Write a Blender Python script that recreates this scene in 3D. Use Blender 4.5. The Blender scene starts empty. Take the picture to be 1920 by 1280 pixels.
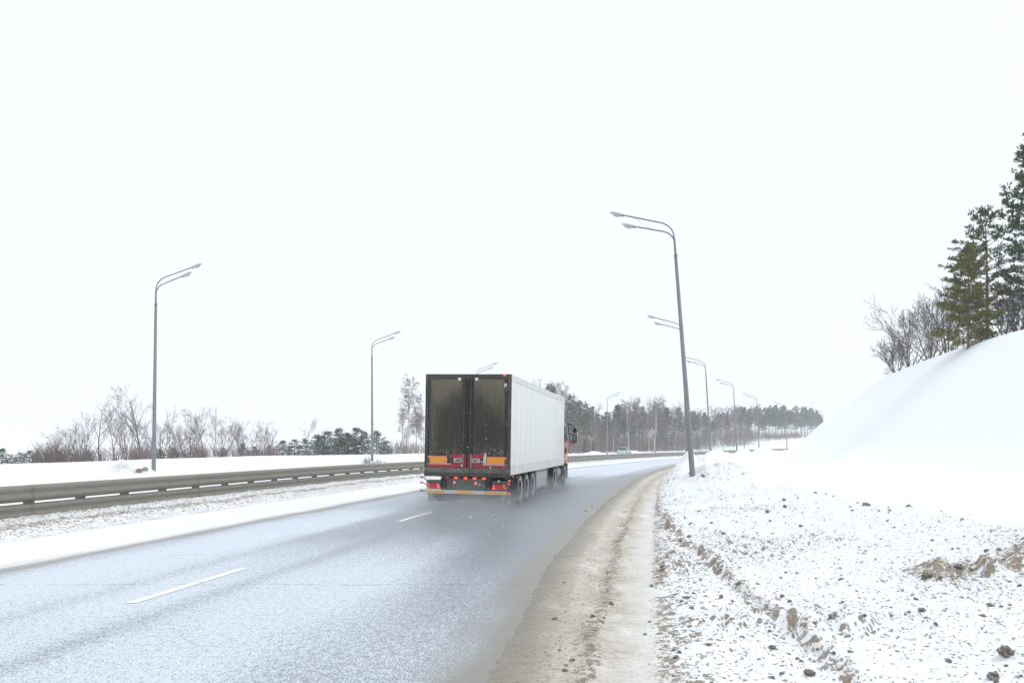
import bpy, math, random
import numpy as np

random.seed(7)
R = math.radians
sc = bpy.context.scene
COL = sc.collection

# ------------------------------------------------------------------ road plan
# c = sideways offset from the road's reference curve, Y = distance ahead
def curve_x(Y):
    Y = np.asarray(Y, dtype=float)
    Ym = np.clip(Y, 0, 480)
    return 0.14*Y + 0.0008*Ym*Ym + np.where(Y > 480, (Y-480)*2*0.0008*480, 0)
def heading(Y):
    return math.atan(0.14 + 0.0016*max(0, min(Y, 480)))
def solve_Y(u, c):
    """distance at which the line at offset c (<0) is seen in direction u = X/Y"""
    a, b = 0.0008, 0.14-u
    return (-b + math.sqrt(b*b - 4*a*c))/(2*a)

# ------------------------------------------------------------------ noise
def _hash(ix, iy, seed):
    h = (ix.astype(np.int64)*374761393 + iy.astype(np.int64)*668265263 + seed*1442695041) & 0x7fffffff
    h = ((h ^ (h >> 13))*1274126177) & 0x7fffffff
    h = h ^ (h >> 16)
    return (h & 0xffff)/65535.0
def vnoise(x, y, seed=0):
    ix = np.floor(x); iy = np.floor(y)
    fx = x-ix; fy = y-iy
    fx = fx*fx*(3-2*fx); fy = fy*fy*(3-2*fy)
    a = _hash(ix, iy, seed); b = _hash(ix+1, iy, seed)
    c = _hash(ix, iy+1, seed); d = _hash(ix+1, iy+1, seed)
    return (a*(1-fx)+b*fx)*(1-fy) + (c*(1-fx)+d*fx)*fy
def fbm(x, y, seed=0, octaves=3):
    s = 0; amp = 0.5; tot = 0
    for k in range(octaves):
        s = s + amp*vnoise(x*(2**k)+17.3*k, y*(2**k)+5.1*k, seed+k)
        tot += amp; amp *= 0.5
    return s/tot
def sstep(a, b, x):
    t = np.clip((x-a)/(b-a), 0, 1)
    return t*t*(3-2*t)

# ------------------------------------------------------------------ terrain
_gy = np.arange(-100, 1600, 1.0)
_gz = np.interp(_gy, [-100, 45, 60, 90, 105, 187, 300, 480, 1600], [0, 0, -.12, -.3, -.4, -.7, -.5, 0, 0])
_k = np.hanning(25); _k /= _k.sum()
_gz = np.convolve(np.pad(_gz, 12, mode='edge'), _k, mode='valid')
def road_z(Y):
    return np.interp(Y, _gy, _gz)

HEAPS = [  # c, Y, height, radius c, radius Y
    (2.9, 42.5, .62, 1.7, 6.0), (1.9, 40.0, .22, .55, .9), (1.3, 55, 1.25, .9, 2.6), (3.1, 67, 1.22, 1.4, 4.0), (2.2, 63, .7, .8, 2.5),
    (4.9, 104, 1.35, 1.5, 4.5), (6.4, 128, 1.45, 1.7, 5), (3.6, 86, .9, 1.2, 4),
    (-30.5, 48.2, .75, .75, 1.0), (-29.4, 48.4, .35, .5, .5), (-31.2, 47.6, .2, 1.2, .7), (-29.9, 78.4, .6, .8, 1.1), (-28.5, 78.6, .5, .7, .8),
    (-33, 205, .8, 1.6, 2.5), (-31, 172, .8, 2.2, 3),
]
def edge_right(Y):   # ragged right edge of the cleared asphalt
    return -1.66 + .60*np.exp(-np.maximum(Y-4, 0)/5.0) + .22*(fbm(Y*.22, Y*0+3, 41, 3)-.5)
def ridge_c(Y):
    return np.interp(Y, [0, 6, 11, 17, 25, 40, 80], [2.0, 1.75, 1.3, .75, .35, .1, -.2]) + .16*(vnoise(Y*.9, Y*0, 9)-.5) + .07*(vnoise(Y*4, Y*0, 19)-.5)
def bank_c(Y):
    return np.interp(Y, [0, 15, 24, 29, 41, 60, 600], [7.6, 6.8, 5.7, 5.0, 4.2, 4.0, 4.0]) + .5*(fbm(Y*.25, Y*0+1, 77, 2)-.5)

def terrain(c, Y, detail=True):
    c = np.asarray(c, float); Y = np.asarray(Y, float)
    """returns z, dirt (tan slush), clod (brown lumps)"""
    g = road_z(Y)
    er = edge_right(Y)
    rc = ridge_c(Y)
    bc = bank_c(Y)
    z = np.zeros_like(c); dirt = np.zeros_like(c); clod = np.zeros_like(c)
    # ---- right side
    d = c-er
    p = np.where(d < 0, -.03, -.03 + .065*sstep(-.05, .35, d))
    p = p + .05*sstep(0.15, .6, c)*1.0
    # furrow ridge: steep face towards the road
    e = c-rc
    face = sstep(-.10, .03, e)
    lump = vnoise(c*5, Y*5, 33)
    p = p + face*(.045 + .022*lump*np.exp(-np.clip(e, 0, 9)**2/.05)) - .02*np.exp(-((e+.25)/.18)**2)
    rise = np.clip((c-rc-.3)/np.maximum(bc-rc-.3, .5), 0, 1)
    p = p + .30*rise**1.2
    # clean embankment
    hp = np.interp(c, [0, 4, 5, 8, 10.5, 12, 13.5, 15, 18, 20.3, 22, 26, 60, 400, 900], [0, 0, .02, .16, .75, 1.5, 2.8, 4.1, 6.6, 8.35, 8.55, 8.8, 11, 16, 16])
    hk = np.interp(Y, [0, 47, 60, 92, 158, 400], [.93, .95, 1.0, 1.05, 1.0, 1.0])
    p = p + hp*hk
    gf = 1-sstep(5, 10, c)
    zr = g*gf + p
    # ---- left side
    m = -c + .16*(fbm(Y*.35, Y*0+2, 97, 3)-.5)*np.exp(-((-c-10)/1.2)**2)*2 + .05*(vnoise(c*4, Y*3, 98)-.5)*(np.abs(-c-10) < 1)
    pl = np.interp(m, [9.8, 10.15, 12.3, 12.9, 13.6, 13.9, 15.4, 16.4, 17.2, 27, 28.3, 29.5, 34, 38, 42, 60, 120, 300, 1500],
                      [-.03, .02, .03, .05, .10, .17, .14, .10, 0, 0, .15, .25, .55, 1.0, .85, .3, -1.0, -2, -2])
    crest = np.interp(Y, [0, 49, 75, 113, 140, 190, 280], [.55, .78, 1.12, 1.15, 1.05, .25, .0])
    pl = np.where(m > 29.5, .25 + (pl-.25)*crest, pl)
    hill = 4.6*sstep(285, 400, Y)*sstep(24, 44, m) + 2.0*sstep(380, 520, Y)*sstep(24, 44, m)
    zl = g + pl + hill
    z = np.where(c > -6, zr, zl)
    for (hc, hy, hh, rcx, ry) in HEAPS:
        q = ((c-hc)/rcx)**2 + ((Y-hy)/ry)**2
        msk = q < 9
        b = hh*np.exp(-q)
        rough = 1 + .35*(vnoise(c*2.2, Y*1.3, 55)-.5)
        z = z + np.where(msk, b*rough, 0)
    # big soft undulation of the snow
    soft = sstep(.8, 3, c) + sstep(29, 33, -c)
    z = z + soft*.10*(fbm(c*.22, Y*.14, 5, 3)-.5) + sstep(7, 11, c)*.25*(fbm(c*.10, Y*.06, 6, 2)-.5)
    if detail:
        berm = sstep(.1, .5, c)*(1-sstep(-.6, .5, c-bc))
        lb = sstep(12.4, 13.0, m)*(1-sstep(15.3, 16.2, m))
        n1 = vnoise(c*3.1+.3, Y*3.1, 21); n2 = vnoise(c*7.5, Y*7.5, 22); n3 = vnoise(c*16, Y*16, 23); n4 = vnoise(c*26, Y*26, 27)
        big = fbm(c*.6, Y*.45, 24, 2)
        pk = np.clip(n1-.62, 0, 1)*.30 + np.clip(n2-.60, 0, 1)*.14 + np.clip(n3-.62, 0, 1)*.07 + np.clip(n4-.6, 0, 1)*.035
        z = z + (berm*(.55+.7*sstep(.45, .7, big)) + lb*.35)*pk + (berm+lb*.5)*.05*(n2-.5)*.6 + (berm+lb)*(.016*(n3-.5)+.010*(n4-.5))
        z = z + (berm+lb)*.03*(fbm(c*1.4, Y*1.4, 61, 2)-.5)
        # slush between asphalt edge and the icy track
        tan_b = sstep(-.1, .25, c-er)*(1-sstep(-.55, -.25, c+.12*(n1-.5)))
        z = z + tan_b*(.022*(vnoise(c*3.5, Y*9, 71)-.4) + .03*np.clip(vnoise(c*12, Y*12, 72)-.68, 0, 1))
        kerbline = np.exp(-((c+.42+.1*(vnoise(Y*1.2, Y*0, 73)-.5))/.11)**2)
        z = z + kerbline*.05*n2
        near_piles = np.zeros_like(c)
        for (hc, hy, hh, rcx, ry) in HEAPS[:8]:
            near_piles = np.maximum(near_piles, np.exp(-(((c-hc)/rcx)**2+((Y-hy)/ry)**2)))
        # colour masks
        dirt = (sstep(-.35, .15, c-er)+.4*sstep(-.1, .1, c-er)*(1-sstep(.5, .75, c-er)))*(1-sstep(-.7, .15, c + .25*(n1-.5)))*.80 + .50*sstep(-.9, -.2, c)*(1-sstep(.10, .42, c+.15*(n1-.5)))
        fz = np.exp(-((e+.035)/.085)**2)*sstep(0, 3, Y); dirt = dirt + .55*fz*sstep(.45, .8, lump*.6+.5*n3)
        z = z + fz*(.045*(n3-.5)+.04*(n4-.5)+.04*(n2-.5))
        clod = .95*fz + kerbline*1.7*sstep(.1, .5, vnoise(c*2, Y*1.6, 74)+.2) + .42*tan_b + 1.5*np.exp(-((c-.27)/.12)**2)*sstep(.1, .5, vnoise(c*3, Y*1.1, 75)+.15)
        clod = clod + berm*(.60 + .38*sstep(.42, .70, big)) + .55*np.exp(-((c-.55)/.28)**2)*sstep(.3, .6, n1+.1)
        clod = clod*(1 - .45*sstep(14, 34, Y))*(1-.55*np.exp(-((c+.1)/.28)**2)*sstep(4, 9, Y))
        clod = clod + .6*near_piles*sstep(.5, .75, n1)*(Y < 62)
        # dirty plough cuttings
        for (qc, qy, qr) in [(3.95, 11.2, .38), (4.75, 11.3, .36), (4.35, 10.9, .26), (5.5, 12.2, .32)]:
            qq = np.exp(-(((c-qc)/qr)**2+((Y-qy)/(qr*1.3))**2))
            clod = clod + 1.7*qq; dirt = dirt + .8*qq*sstep(.3, .7, n2)
            z = z + .09*qq*(.3+n1)
        # left shoulder
        clod = clod + lb*(1.12-.45*sstep(30, 70, Y)) + .9*np.exp(-((m-12.5)/.16)**2) + 1.0*np.exp(-((m-13.75-.25*(vnoise(Y*.4, Y*0, 81)-.5))/.13)**2)*sstep(.3, .6, n1+.15)
        dirt = dirt + .45*np.exp(-((m-13.75-.25*(vnoise(Y*.4, Y*0, 81)-.5))/.12)**2) + .30*np.exp(-((m-12.55)/.2)**2)*sstep(.3, .7, n1)
        dirt = dirt + .55*np.exp(-((m-9.95)/.22)**2) + .16*sstep(9.9, 10.3, m)*(1-sstep(11.2, 12.4, m+.8*(n1-.5)))*sstep(.3, .7, vnoise(c*1.2, Y*.35, 99)) + .12*sstep(16.8, 17.6, m)*(1-sstep(26.5, 27.5, m))
        hp2 = np.exp(-(((c+30.2)/.45)**2+((Y-47.4)/.6)**2)) + np.exp(-(((c+29.4)/.3)**2+((Y-47.7)/.35)**2))
        clod = clod + .9*hp2; dirt = dirt + .5*hp2*n2
        hp3 = np.exp(-(((c+29.2)/1.0)**2+((Y-78.2)/1.0)**2)); clod = clod + .8*hp3
        dirt = np.clip(dirt, 0, 1.25); clod = np.clip(clod, 0, 1.7)
    return z, dirt, clod

def ground_at(c, Y):
    z, _, _ = terrain(np.array([float(c)]), np.array([float(Y)]), True)
    return float(z[0])
def pos(px, Y):      # world X of a direction seen at photo column px at distance Y
    return (px-960)/1600*Y
def cz(X, Y):
    c = X-float(curve_x(Y))
    return ground_at(c, Y)

# ------------------------------------------------------------------ materials
class NT:
    def __init__(self, name):
        self.m = bpy.data.materials.new(name); self.m.use_nodes = True
        self.t = self.m.node_tree; self.b = self.t.nodes['Principled BSDF']
        self.out = self.t.nodes['Material Output']
    def n(self, typ, **kw):
        nd = self.t.nodes.new(typ)
        for k, v in kw.items():
            if k in nd.inputs: 
                if hasattr(v, 'is_linked') or hasattr(v, 'links'): self.t.links.new(v, nd.inputs[k])
                else: nd.inputs[k].default_value = v
            else: setattr(nd, k, v)
        return nd
    def l(self, a, b): self.t.links.new(a, b)
    def noise(self, vec, scale, detail=3, rough=.55, dist=0):
        nd = self.n('ShaderNodeTexNoise'); nd.inputs['Scale'].default_value = scale
        nd.inputs['Detail'].default_value = detail; nd.inputs['Roughness'].default_value = rough
        nd.inputs['Distortion'].default_value = dist
        if vec is not None: self.l(vec, nd.inputs['Vector'])
        return nd.outputs['Fac']
    def ramp(self, fac, stops):
        r = self.n('ShaderNodeValToRGB'); self.l(fac, r.inputs[0])
        el = r.color_ramp.elements
        while len(el) < len(stops): el.new(0.5)
        for e, (p, c) in zip(el, stops):
            e.position = p; e.color = (c, c, c, 1) if isinstance(c, (int, float)) else (*c, 1)
        return r.outputs[0]
    def mix(self, fac, a, b, mode='MIX'):
        nd = self.t.nodes.new('ShaderNodeMix'); nd.data_type = 'RGBA'; nd.blend_type = mode
        for s, v in ((nd.inputs[0], fac), (nd.inputs[6], a), (nd.inputs[7], b)):
            if isinstance(v, (int, float)): s.default_value = v
            elif isinstance(v, tuple): s.default_value = (*v, 1)
            else: self.l(v, s)
        return nd.outputs[2]
    def math(self, op, a, b=None, clamp=False):
        nd = self.t.nodes.new('ShaderNodeMath'); nd.operation = op; nd.use_clamp = clamp
        for i, v in enumerate((a, b)):
            if v is None: continue
            if isinstance(v, (int, float)): nd.inputs[i].default_value = v
            else: self.l(v, nd.inputs[i])
        return nd.outputs[0]
    def mapr(self, v, a, b, c=0, d=1):
        nd = self.t.nodes.new('ShaderNodeMapRange'); nd.interpolation_type = 'SMOOTHSTEP'
        for i, w in enumerate((v, a, b, c, d)):
            if isinstance(w, (int, float)): nd.inputs[i].default_value = w
            else: self.l(w, nd.inputs[i])
        return nd.outputs[0]
    def attr(self, name):
        a = self.n('ShaderNodeAttribute'); a.attribute_name = name
        return a.outputs['Fac']
    def vec(self, kind='Object'):
        return self.n('ShaderNodeTexCoord').outputs[kind]
    def scaled(self, v, s):
        mp = self.n('ShaderNodeMapping'); self.l(v, mp.inputs['Vector']); mp.inputs['Scale'].default_value = s
        return mp.outputs[0]
    def bump(self, h, strength=.5, dist=.02, normal=None):
        b = self.n('ShaderNodeBump'); b.inputs['Strength'].default_value = strength; b.inputs['Distance'].default_value = dist
        self.l(h, b.inputs['Height'])
        if normal is not None: self.l(normal, b.inputs['Normal'])
        self.l(b.outputs[0], self.b.inputs['Normal'])
        return b.outputs[0]
    def color(self, c):
        s = self.b.inputs['Base Color']
        if isinstance(c, tuple): s.default_value = (*c, 1)
        else: self.l(c, s)
    def set(self, **kw):
        for k, v in kw.items():
            s = self.b.inputs[k.replace('_', ' ')]
            if isinstance(v, (int, float)): s.default_value = v
            elif isinstance(v, tuple): s.default_value = (*v, 1) if len(v) == 3 else v
            else: self.l(v, s)

MATS = {}
def simple(name, col, rough=.6, metal=0, var=.12, scale=8, dirt=None, dirt_amt=.4, bump=0, emit=None, coat=0):
    if name in MATS: return MATS[name]
    t = NT(name); v = t.vec()
    n = t.noise(v, scale, 4, .6)
    lo = tuple(x*(1-var) for x in col); hi = tuple(min(1, x*(1+var)) for x in col)
    c = t.mix(n, lo, hi)
    if dirt:
        n2 = t.noise(v, scale*.35, 6, .7)
        c = t.mix(t.math('MULTIPLY', t.mapr(n2, .42, .68), dirt_amt), c, dirt)
    t.color(c); t.set(Roughness=t.mapr(n, .2, .8, max(0, rough-.08), min(1, rough+.08)), Metallic=metal)
    if coat: t.set(Coat_Weight=coat)
    if bump: t.bump(n, .4, bump)
    if emit: t.set(Emission_Color=emit[0], Emission_Strength=emit[1])
    MATS[name] = t.m
    return t.m

SNOW = (.90, .915, .94)
def mat_ground():
    t = NT('snow_ground'); v = t.vec()
    dirt = t.attr('dirt'); clod = t.attr('clod')
    n_f = t.noise(v, 9, 5, .6); n_m = t.noise(v, 2.3, 4, .6)
    snow = t.mix(n_m, (.885, .905, .94), (.93, .94, .955))
    tan = t.mix(n_f, (.44, .39, .31), (.66, .60, .50))
    tan = t.mix(t.mapr(t.noise(t.scaled(v, (1, .5, 1)), 26, 4, .65), .48, .68), tan, (.33, .275, .20))
    tan = t.mix(t.mapr(t.noise(t.scaled(v, (1, 2.6, 1)), 6, 5, .7), .50, .62, 0, .55), tan, (.31, .26, .19))
    tan = t.mix(t.mapr(t.noise(t.scaled(v, (1, .25, 1)), 2.2, 3, .6), .5, .7, 0, .6), tan, (.80, .77, .70))
    mud = t.attr('mud')
    tan = t.mix(t.math('MULTIPLY', mud, t.mapr(n_f, .3, .6, .7, 1), True), tan, t.mix(n_f, (.20, .18, .145), (.33, .30, .25)))
    dm = t.math('MULTIPLY', dirt, t.mapr(t.noise(v, 5, 5, .65), .18, .52, .55, 1.1), True)
    c = t.mix(dm, snow, tan)
    # lumps of brown slush and grit: thresholds move with the mask
    wob = t.n('ShaderNodeTexNoise'); wob.inputs['Scale'].default_value = 28; wob.inputs['Detail'].default_value = 3; t.l(v, wob.inputs['Vector'])
    rag = t.noise(t.scaled(v, (1, .7, 1)), 48, 4, .75)
    def specks(scale, warp, lo, gain, edge):
        ad = t.n('ShaderNodeVectorMath'); ad.operation = 'MULTIPLY_ADD'
        t.l(wob.outputs['Color'], ad.inputs[0]); ad.inputs[1].default_value = (warp, warp, 0); t.l(v, ad.inputs[2])
        vo = t.n('ShaderNodeTexVoronoi'); vo.voronoi_dimensions = '2D'; vo.inputs['Scale'].default_value = scale; t.l(ad.outputs[0], vo.inputs['Vector'])
        sc_ = t.n('ShaderNodeSeparateXYZ'); t.l(vo.outputs['Color'], sc_.inputs[0])
        r_ = t.math('MULTIPLY', t.math('SUBTRACT', t.math('ADD', sc_.outputs['X'], t.math('MULTIPLY', clod, .40)), lo), gain)
        dd = t.math('ADD', vo.outputs['Distance'], t.math('MULTIPLY', t.math('SUBTRACT', rag, .5), 1.1))
        return t.math('MULTIPLY', t.mapr(t.math('SUBTRACT', r_, dd), -edge, edge), t.mapr(r_, .0, .06), True)
    ka = specks(7.5, .10, 1.14, 1.2, .05); kb = specks(14, .055, 1.03, 1.2, .07); kc = specks(27, .03, .94, 1.2, .09)
    k = t.math('MULTIPLY', t.math('MAXIMUM', t.math('MAXIMUM', ka, kb), t.math('MULTIPLY', kc, .8)), t.mapr(clod, .03, .2), True)
    brown = t.mix(t.mapr(t.noise(v, 60, 3, .75), .35, .65), (.105, .072, .042), (.36, .275, .175))
    c = t.mix(t.math('MULTIPLY', k, .93), c, brown)
    grey = t.math('MULTIPLY', t.mapr(clod, .15, .8), .10)
    c = t.mix(grey, c, (.55, .52, .48))
    t.color(c); t.set(Roughness=t.mapr(dm, 0, 1, .75, .45))
    t.b.inputs['Specular IOR Level'].default_value = .25
    rip = t.noise(t.scaled(v, (1, 2.6, 1)), 7, 4, .65)
    h = t.math('ADD', t.math('MULTIPLY', k, 1.0), t.math('MULTIPLY', n_f, .35))
    h = t.math('ADD', h, t.math('MULTIPLY', t.math('MULTIPLY', rip, dirt), 1.6))
    t.bump(h, .7, .025)
    return t.m
def mat_road():
    t = NT('frosted_asphalt'); v = t.vec()
    frost = t.attr('frost'); mud = t.attr('mud')
    sv = t.scaled(v, (1, .55, 1))
    fine = t.noise(sv, 56, 2, .6); mid = t.noise(sv, 15, 3, .65); big = t.noise(t.scaled(v, (1, .35, 1)), .9, 4, .6)
    agg = t.math('ADD', t.math('MULTIPLY', fine, .68), t.math('MULTIPLY', mid, .32))
    thr = t.math('SUBTRACT', .87, t.math('ADD', t.math('MULTIPLY', frost, .50), t.math('MULTIPLY', big, .12)))
    cov = t.mapr(t.math('SUBTRACT', agg, thr), -.10, .10)
    asp = t.mix(fine, (.17, .19, .215), (.33, .36, .40))
    c = t.mix(cov, asp, (.68, .735, .805))
    c = t.mix(t.math('MULTIPLY', mud, t.mapr(mid, .2, .7, .7, 1), True), c, t.mix(mid, (.21, .195, .165), (.34, .32, .28)))
    vor = t.n('ShaderNodeTexVoronoi'); vor.feature = 'DISTANCE_TO_EDGE'; vor.inputs['Scale'].default_value = .16
    wv = t.n('ShaderNodeTexNoise'); wv.inputs['Scale'].default_value = 1.4; t.l(v, wv.inputs['Vector'])
    add = t.n('ShaderNodeVectorMath'); add.operation = 'MULTIPLY_ADD'
    t.l(wv.outputs['Color'], add.inputs[0]); add.inputs[1].default_value = (1.1, 1.1, 0); t.l(v, add.inputs[2])
    t.l(add.outputs[0], vor.inputs['Vector'])
    crack = t.math('SUBTRACT', 1, t.mapr(vor.outputs['Distance'], .0008, .0045))
    crack = t.math('MULTIPLY', crack, t.mapr(t.noise(v, .45, 2), .50, .62, 0, .30))
    spx = t.n('ShaderNodeSeparateXYZ'); t.l(v, spx.inputs[0])
    ln = t.math('SUBTRACT', t.math('SUBTRACT', spx.outputs['Y'], 11.6), t.math('MULTIPLY', t.noise(v, 1.1, 5, .7), .5))
    tc_ = t.math('MULTIPLY', t.mapr(t.math('ABSOLUTE', ln), .008, .028, 1, 0), t.mapr(t.noise(v, 1.7, 3), .42, .55, .12, .6))
    crack = t.math('MAXIMUM', crack, tc_)
    c = t.mix(crack, c, (.13, .14, .15))
    t.color(c)
    t.set(Roughness=t.mapr(cov, 0, 1, .42, .72))
    t.b.inputs['Specular IOR Level'].default_value = .35
    t.bump(agg, .35, .006)
    return t.m

# ------------------------------------------------------------------ mesh builder
class MB:
    def __init__(self): self.v = []; self.f = []
    def quadset(self, vs, fs):
        o = len(self.v); self.v.extend(vs); self.f.extend([tuple(i+o for i in f) for f in fs])
    def box(self, x0, x1, y0, y1, z0, z1, taper=None):
        vs = [(x0, y0, z0), (x1, y0, z0), (x1, y1, z0), (x0, y1, z0), (x0, y0, z1), (x1, y0, z1), (x1, y1, z1), (x0, y1, z1)]
        self.quadset(vs, [(0, 3, 2, 1), (4, 5, 6, 7), (0, 1, 5, 4), (1, 2, 6, 5), (2, 3, 7, 6), (3, 0, 4, 7)])
        return self
    def tube(self, pts, rad, n=8, cap=True, sq=1.0):
        if isinstance(rad, (int, float)): rad = [rad]*len(pts)
        o = len(self.v); m = len(pts)
        # vector maths with plain floats: this is called very often
        pu = None
        for i in range(m):
            a = pts[max(0, i-1)]; b = pts[min(m-1, i+1)]
            tx, ty, tz = b[0]-a[0], b[1]-a[1], b[2]-a[2]
            L = math.sqrt(tx*tx+ty*ty+tz*tz) or 1; tx /= L; ty /= L; tz /= L
            if pu is None:
                ux, uy, uz = (1, 0, 0) if abs(tx) < .8 else (0, 1, 0)
            else: ux, uy, uz = pu
            dd = ux*tx+uy*ty+uz*tz; ux -= dd*tx; uy -= dd*ty; uz -= dd*tz
            L = math.sqrt(ux*ux+uy*uy+uz*uz) or 1; ux /= L; uy /= L; uz /= L
            pu = (ux, uy, uz)
            wx, wy, wz = ty*uz-tz*uy, tz*ux-tx*uz, tx*uy-ty*ux
            for k in range(n):
                an = 2*math.pi*k/n; ca = math.cos(an)*rad[i]; sa = math.sin(an)*rad[i]*sq
                p = pts[i]
                self.v.append((p[0]+ux*ca+wx*sa, p[1]+uy*ca+wy*sa, p[2]+uz*ca+wz*sa))
        for i in range(m-1):
            for k in range(n):
                k2 = (k+1) % n
                self.f.append((o+i*n+k, o+i*n+k2, o+(i+1)*n+k2, o+(i+1)*n+k))
        if cap:
            self.f.append(tuple(o+k for k in range(n))[::-1]); self.f.append(tuple(o+(m-1)*n+k for k in range(n)))
        return self
    def lathe_x(self, prof, cy, czz, n=32, x0=0):
        """prof: list of (x, r); axis along x through (cy, cz)"""
        o = len(self.v); m = len(prof)
        for (x, r) in prof:
            for k in range(n):
                a = 2*math.pi*k/n
                self.v.append((x0+x, cy+r*math.cos(a), czz+r*math.sin(a)))
        for i in range(m-1):
            for k in range(n):
                k2 = (k+1) % n
                self.f.append((o+i*n+k, o+(i+1)*n+k, o+(i+1)*n+k2, o+i*n+k2))
        self.f.append(tuple(o+k for k in range(n))); self.f.append(tuple(o+(m-1)*n+k for k in range(n))[::-1])
        return self
    def prism_x(self, prof, x0, x1):
        """prof: closed polygon of (y, z), extruded from x0 to x1"""
        n = len(prof); o = len(self.v)
        self.v.extend([(x0, y, z) for y, z in prof]+[(x1, y, z) for y, z in prof])
        self.f.append(tuple(o+i for i in range(n))); self.f.append(tuple(o+n+i for i in range(n))[::-1])
        for i in range(n):
            j = (i+1) % n; self.f.append((o+i, o+n+i, o+n+j, o+j))
        return self
    def prism_y(self, prof, y0, y1):
        n = len(prof); o = len(self.v)
        self.v.extend([(x, y0, z) for x, z in prof]+[(x, y1, z) for x, z in prof])
        self.f.append(tuple(o+i for i in range(n))[::-1]); self.f.append(tuple(o+n+i for i in range(n)))
        for i in range(n):
            j = (i+1) % n; self.f.append((o+i, o+j, o+n+j, o+n+i))
        return self
    def build(self, name, mat, parent=None, smooth=False, bevel=0, fixn=False):
        me = bpy.data.meshes.new(name); me.from_pydata(self.v, [], self.f); me.update()
        if fixn:
            import bmesh
            bm = bmesh.new(); bm.from_mesh(me); bmesh.ops.recalc_face_normals(bm, faces=bm.faces); bm.to_mesh(me); bm.free()
        if smooth: me.polygons.foreach_set('use_smooth', [True]*len(me.polygons))
        me.materials.append(mat)
        o = bpy.data.objects.new(name, me); COL.objects.link(o)
        if parent: o.parent = parent
        if bevel:
            b = o.modifiers.new('bevel', 'BEVEL'); b.width = bevel; b.segments = 2; b.limit_method = 'ANGLE'
            o.data.polygons.foreach_set('use_smooth', [True]*len(me.polygons))
            b.harden_normals = True
        return o

def empty(name, loc=(0, 0, 0), rz=0):
    o = bpy.data.objects.new(name, None); COL.objects.link(o)
    o.location = loc; o.rotation_euler = (0, 0, rz); o.empty_display_size = .2
    return o
def tag(o, label=None, cat=None, group=None, kind=None):
    if label: o['label'] = label
    if cat: o['category'] = cat
    if group: o['group'] = group
    if kind: o['kind'] = kind
    return o
def copy_tree(o, parent=None):
    c = o.copy(); COL.objects.link(c); c.parent = parent
    for ch in KIDS.get(o.name, []): copy_tree(ch, c)
    return c
KIDS = {}
def note_kids(o):
    ks = [x for x in COL.objects if x.parent == o]
    KIDS[o.name] = ks
    for k in ks: note_kids(k)

# ------------------------------------------------------------------ ground sheet
def spaced(segs):
    out = []
    for a, b, st in segs:
        n = max(1, int(round((b-a)/st))); out.extend(list(np.linspace(a, b, n, endpoint=False)))
    out.append(segs[-1][1]); return np.array(out)
def grid_mesh(name, cs, ys, zfun, mat):
    C, Y = np.meshgrid(cs, ys)
    X = curve_x(Y) + C
    Z, attrs = zfun(C.ravel(), Y.ravel())
    co = np.stack([X.ravel(), Y.ravel(), Z], 1).astype(np.float32)
    nc, ny = len(cs), len(ys)
    i = np.arange((ny-1)*(nc-1)); r = i//(nc-1); q = i % (nc-1)
    a = r*nc+q
    f = np.stack([a, a+1, a+nc+1, a+nc], 1).astype(np.int32)
    me = bpy.data.meshes.new(name)
    me.vertices.add(len(co)); me.vertices.foreach_set('co', co.ravel())
    me.loops.add(f.size); me.loops.foreach_set('vertex_index', f.ravel())
    me.polygons.add(len(f)); me.polygons.foreach_set('loop_start', np.arange(0, f.size, 4, dtype=np.int32))
    me.polygons.foreach_set('use_smooth', np.ones(len(f), dtype=bool))
    me.update(calc_edges=True)
    for k, val in attrs.items():
        at = me.attributes.new(k, 'FLOAT', 'POINT'); at.data.foreach_set('value', val.astype(np.float32))
    me.materials.append(mat)
    o = bpy.data.objects.new(name, me); COL.objects.link(o)
    return o
ys = [-60., -40, -20, -8, 0, 2, 3.5]
y = 4.5
while y < 60: ys.append(y); y += max(.03, y*.0042)
while y < 420: ys.append(y); y += y*.008
ys += list(np.linspace(y, 1100, 40))
cs = spaced([(-900, -300, 60), (-300, -120, 15), (-120, -60, 3), (-60, -34, .8), (-34, -28, .15), (-28, -17, 1), (-17, -16, .2), (-16, -12.2, .06),
             (-12.2, -9.7, .15), (-9.7, -2.2, 1.5), (-2.2, .3, .035), (.3, 4.2, .03), (4.2, 8, .05), (8, 24, .5), (24, 60, 4), (60, 600, 45)])
def gz(C, Y):
    z, d, k = terrain(C, Y, True)
    er = edge_right(Y); nn = .5*(fbm(C*2.2, Y*.8, 95, 3)-.5)
    return z, {'dirt': d, 'clod': k, 'mud': (1-sstep(.25, .80, C-er+nn*np.exp(-Y/25)))*(C > -4)}
ground = grid_mesh('snow_ground', cs, np.array(ys), gz, mat_ground())
tag(ground, 'snow covered ground with dirty verge and white embankment', kind='structure')

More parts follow.
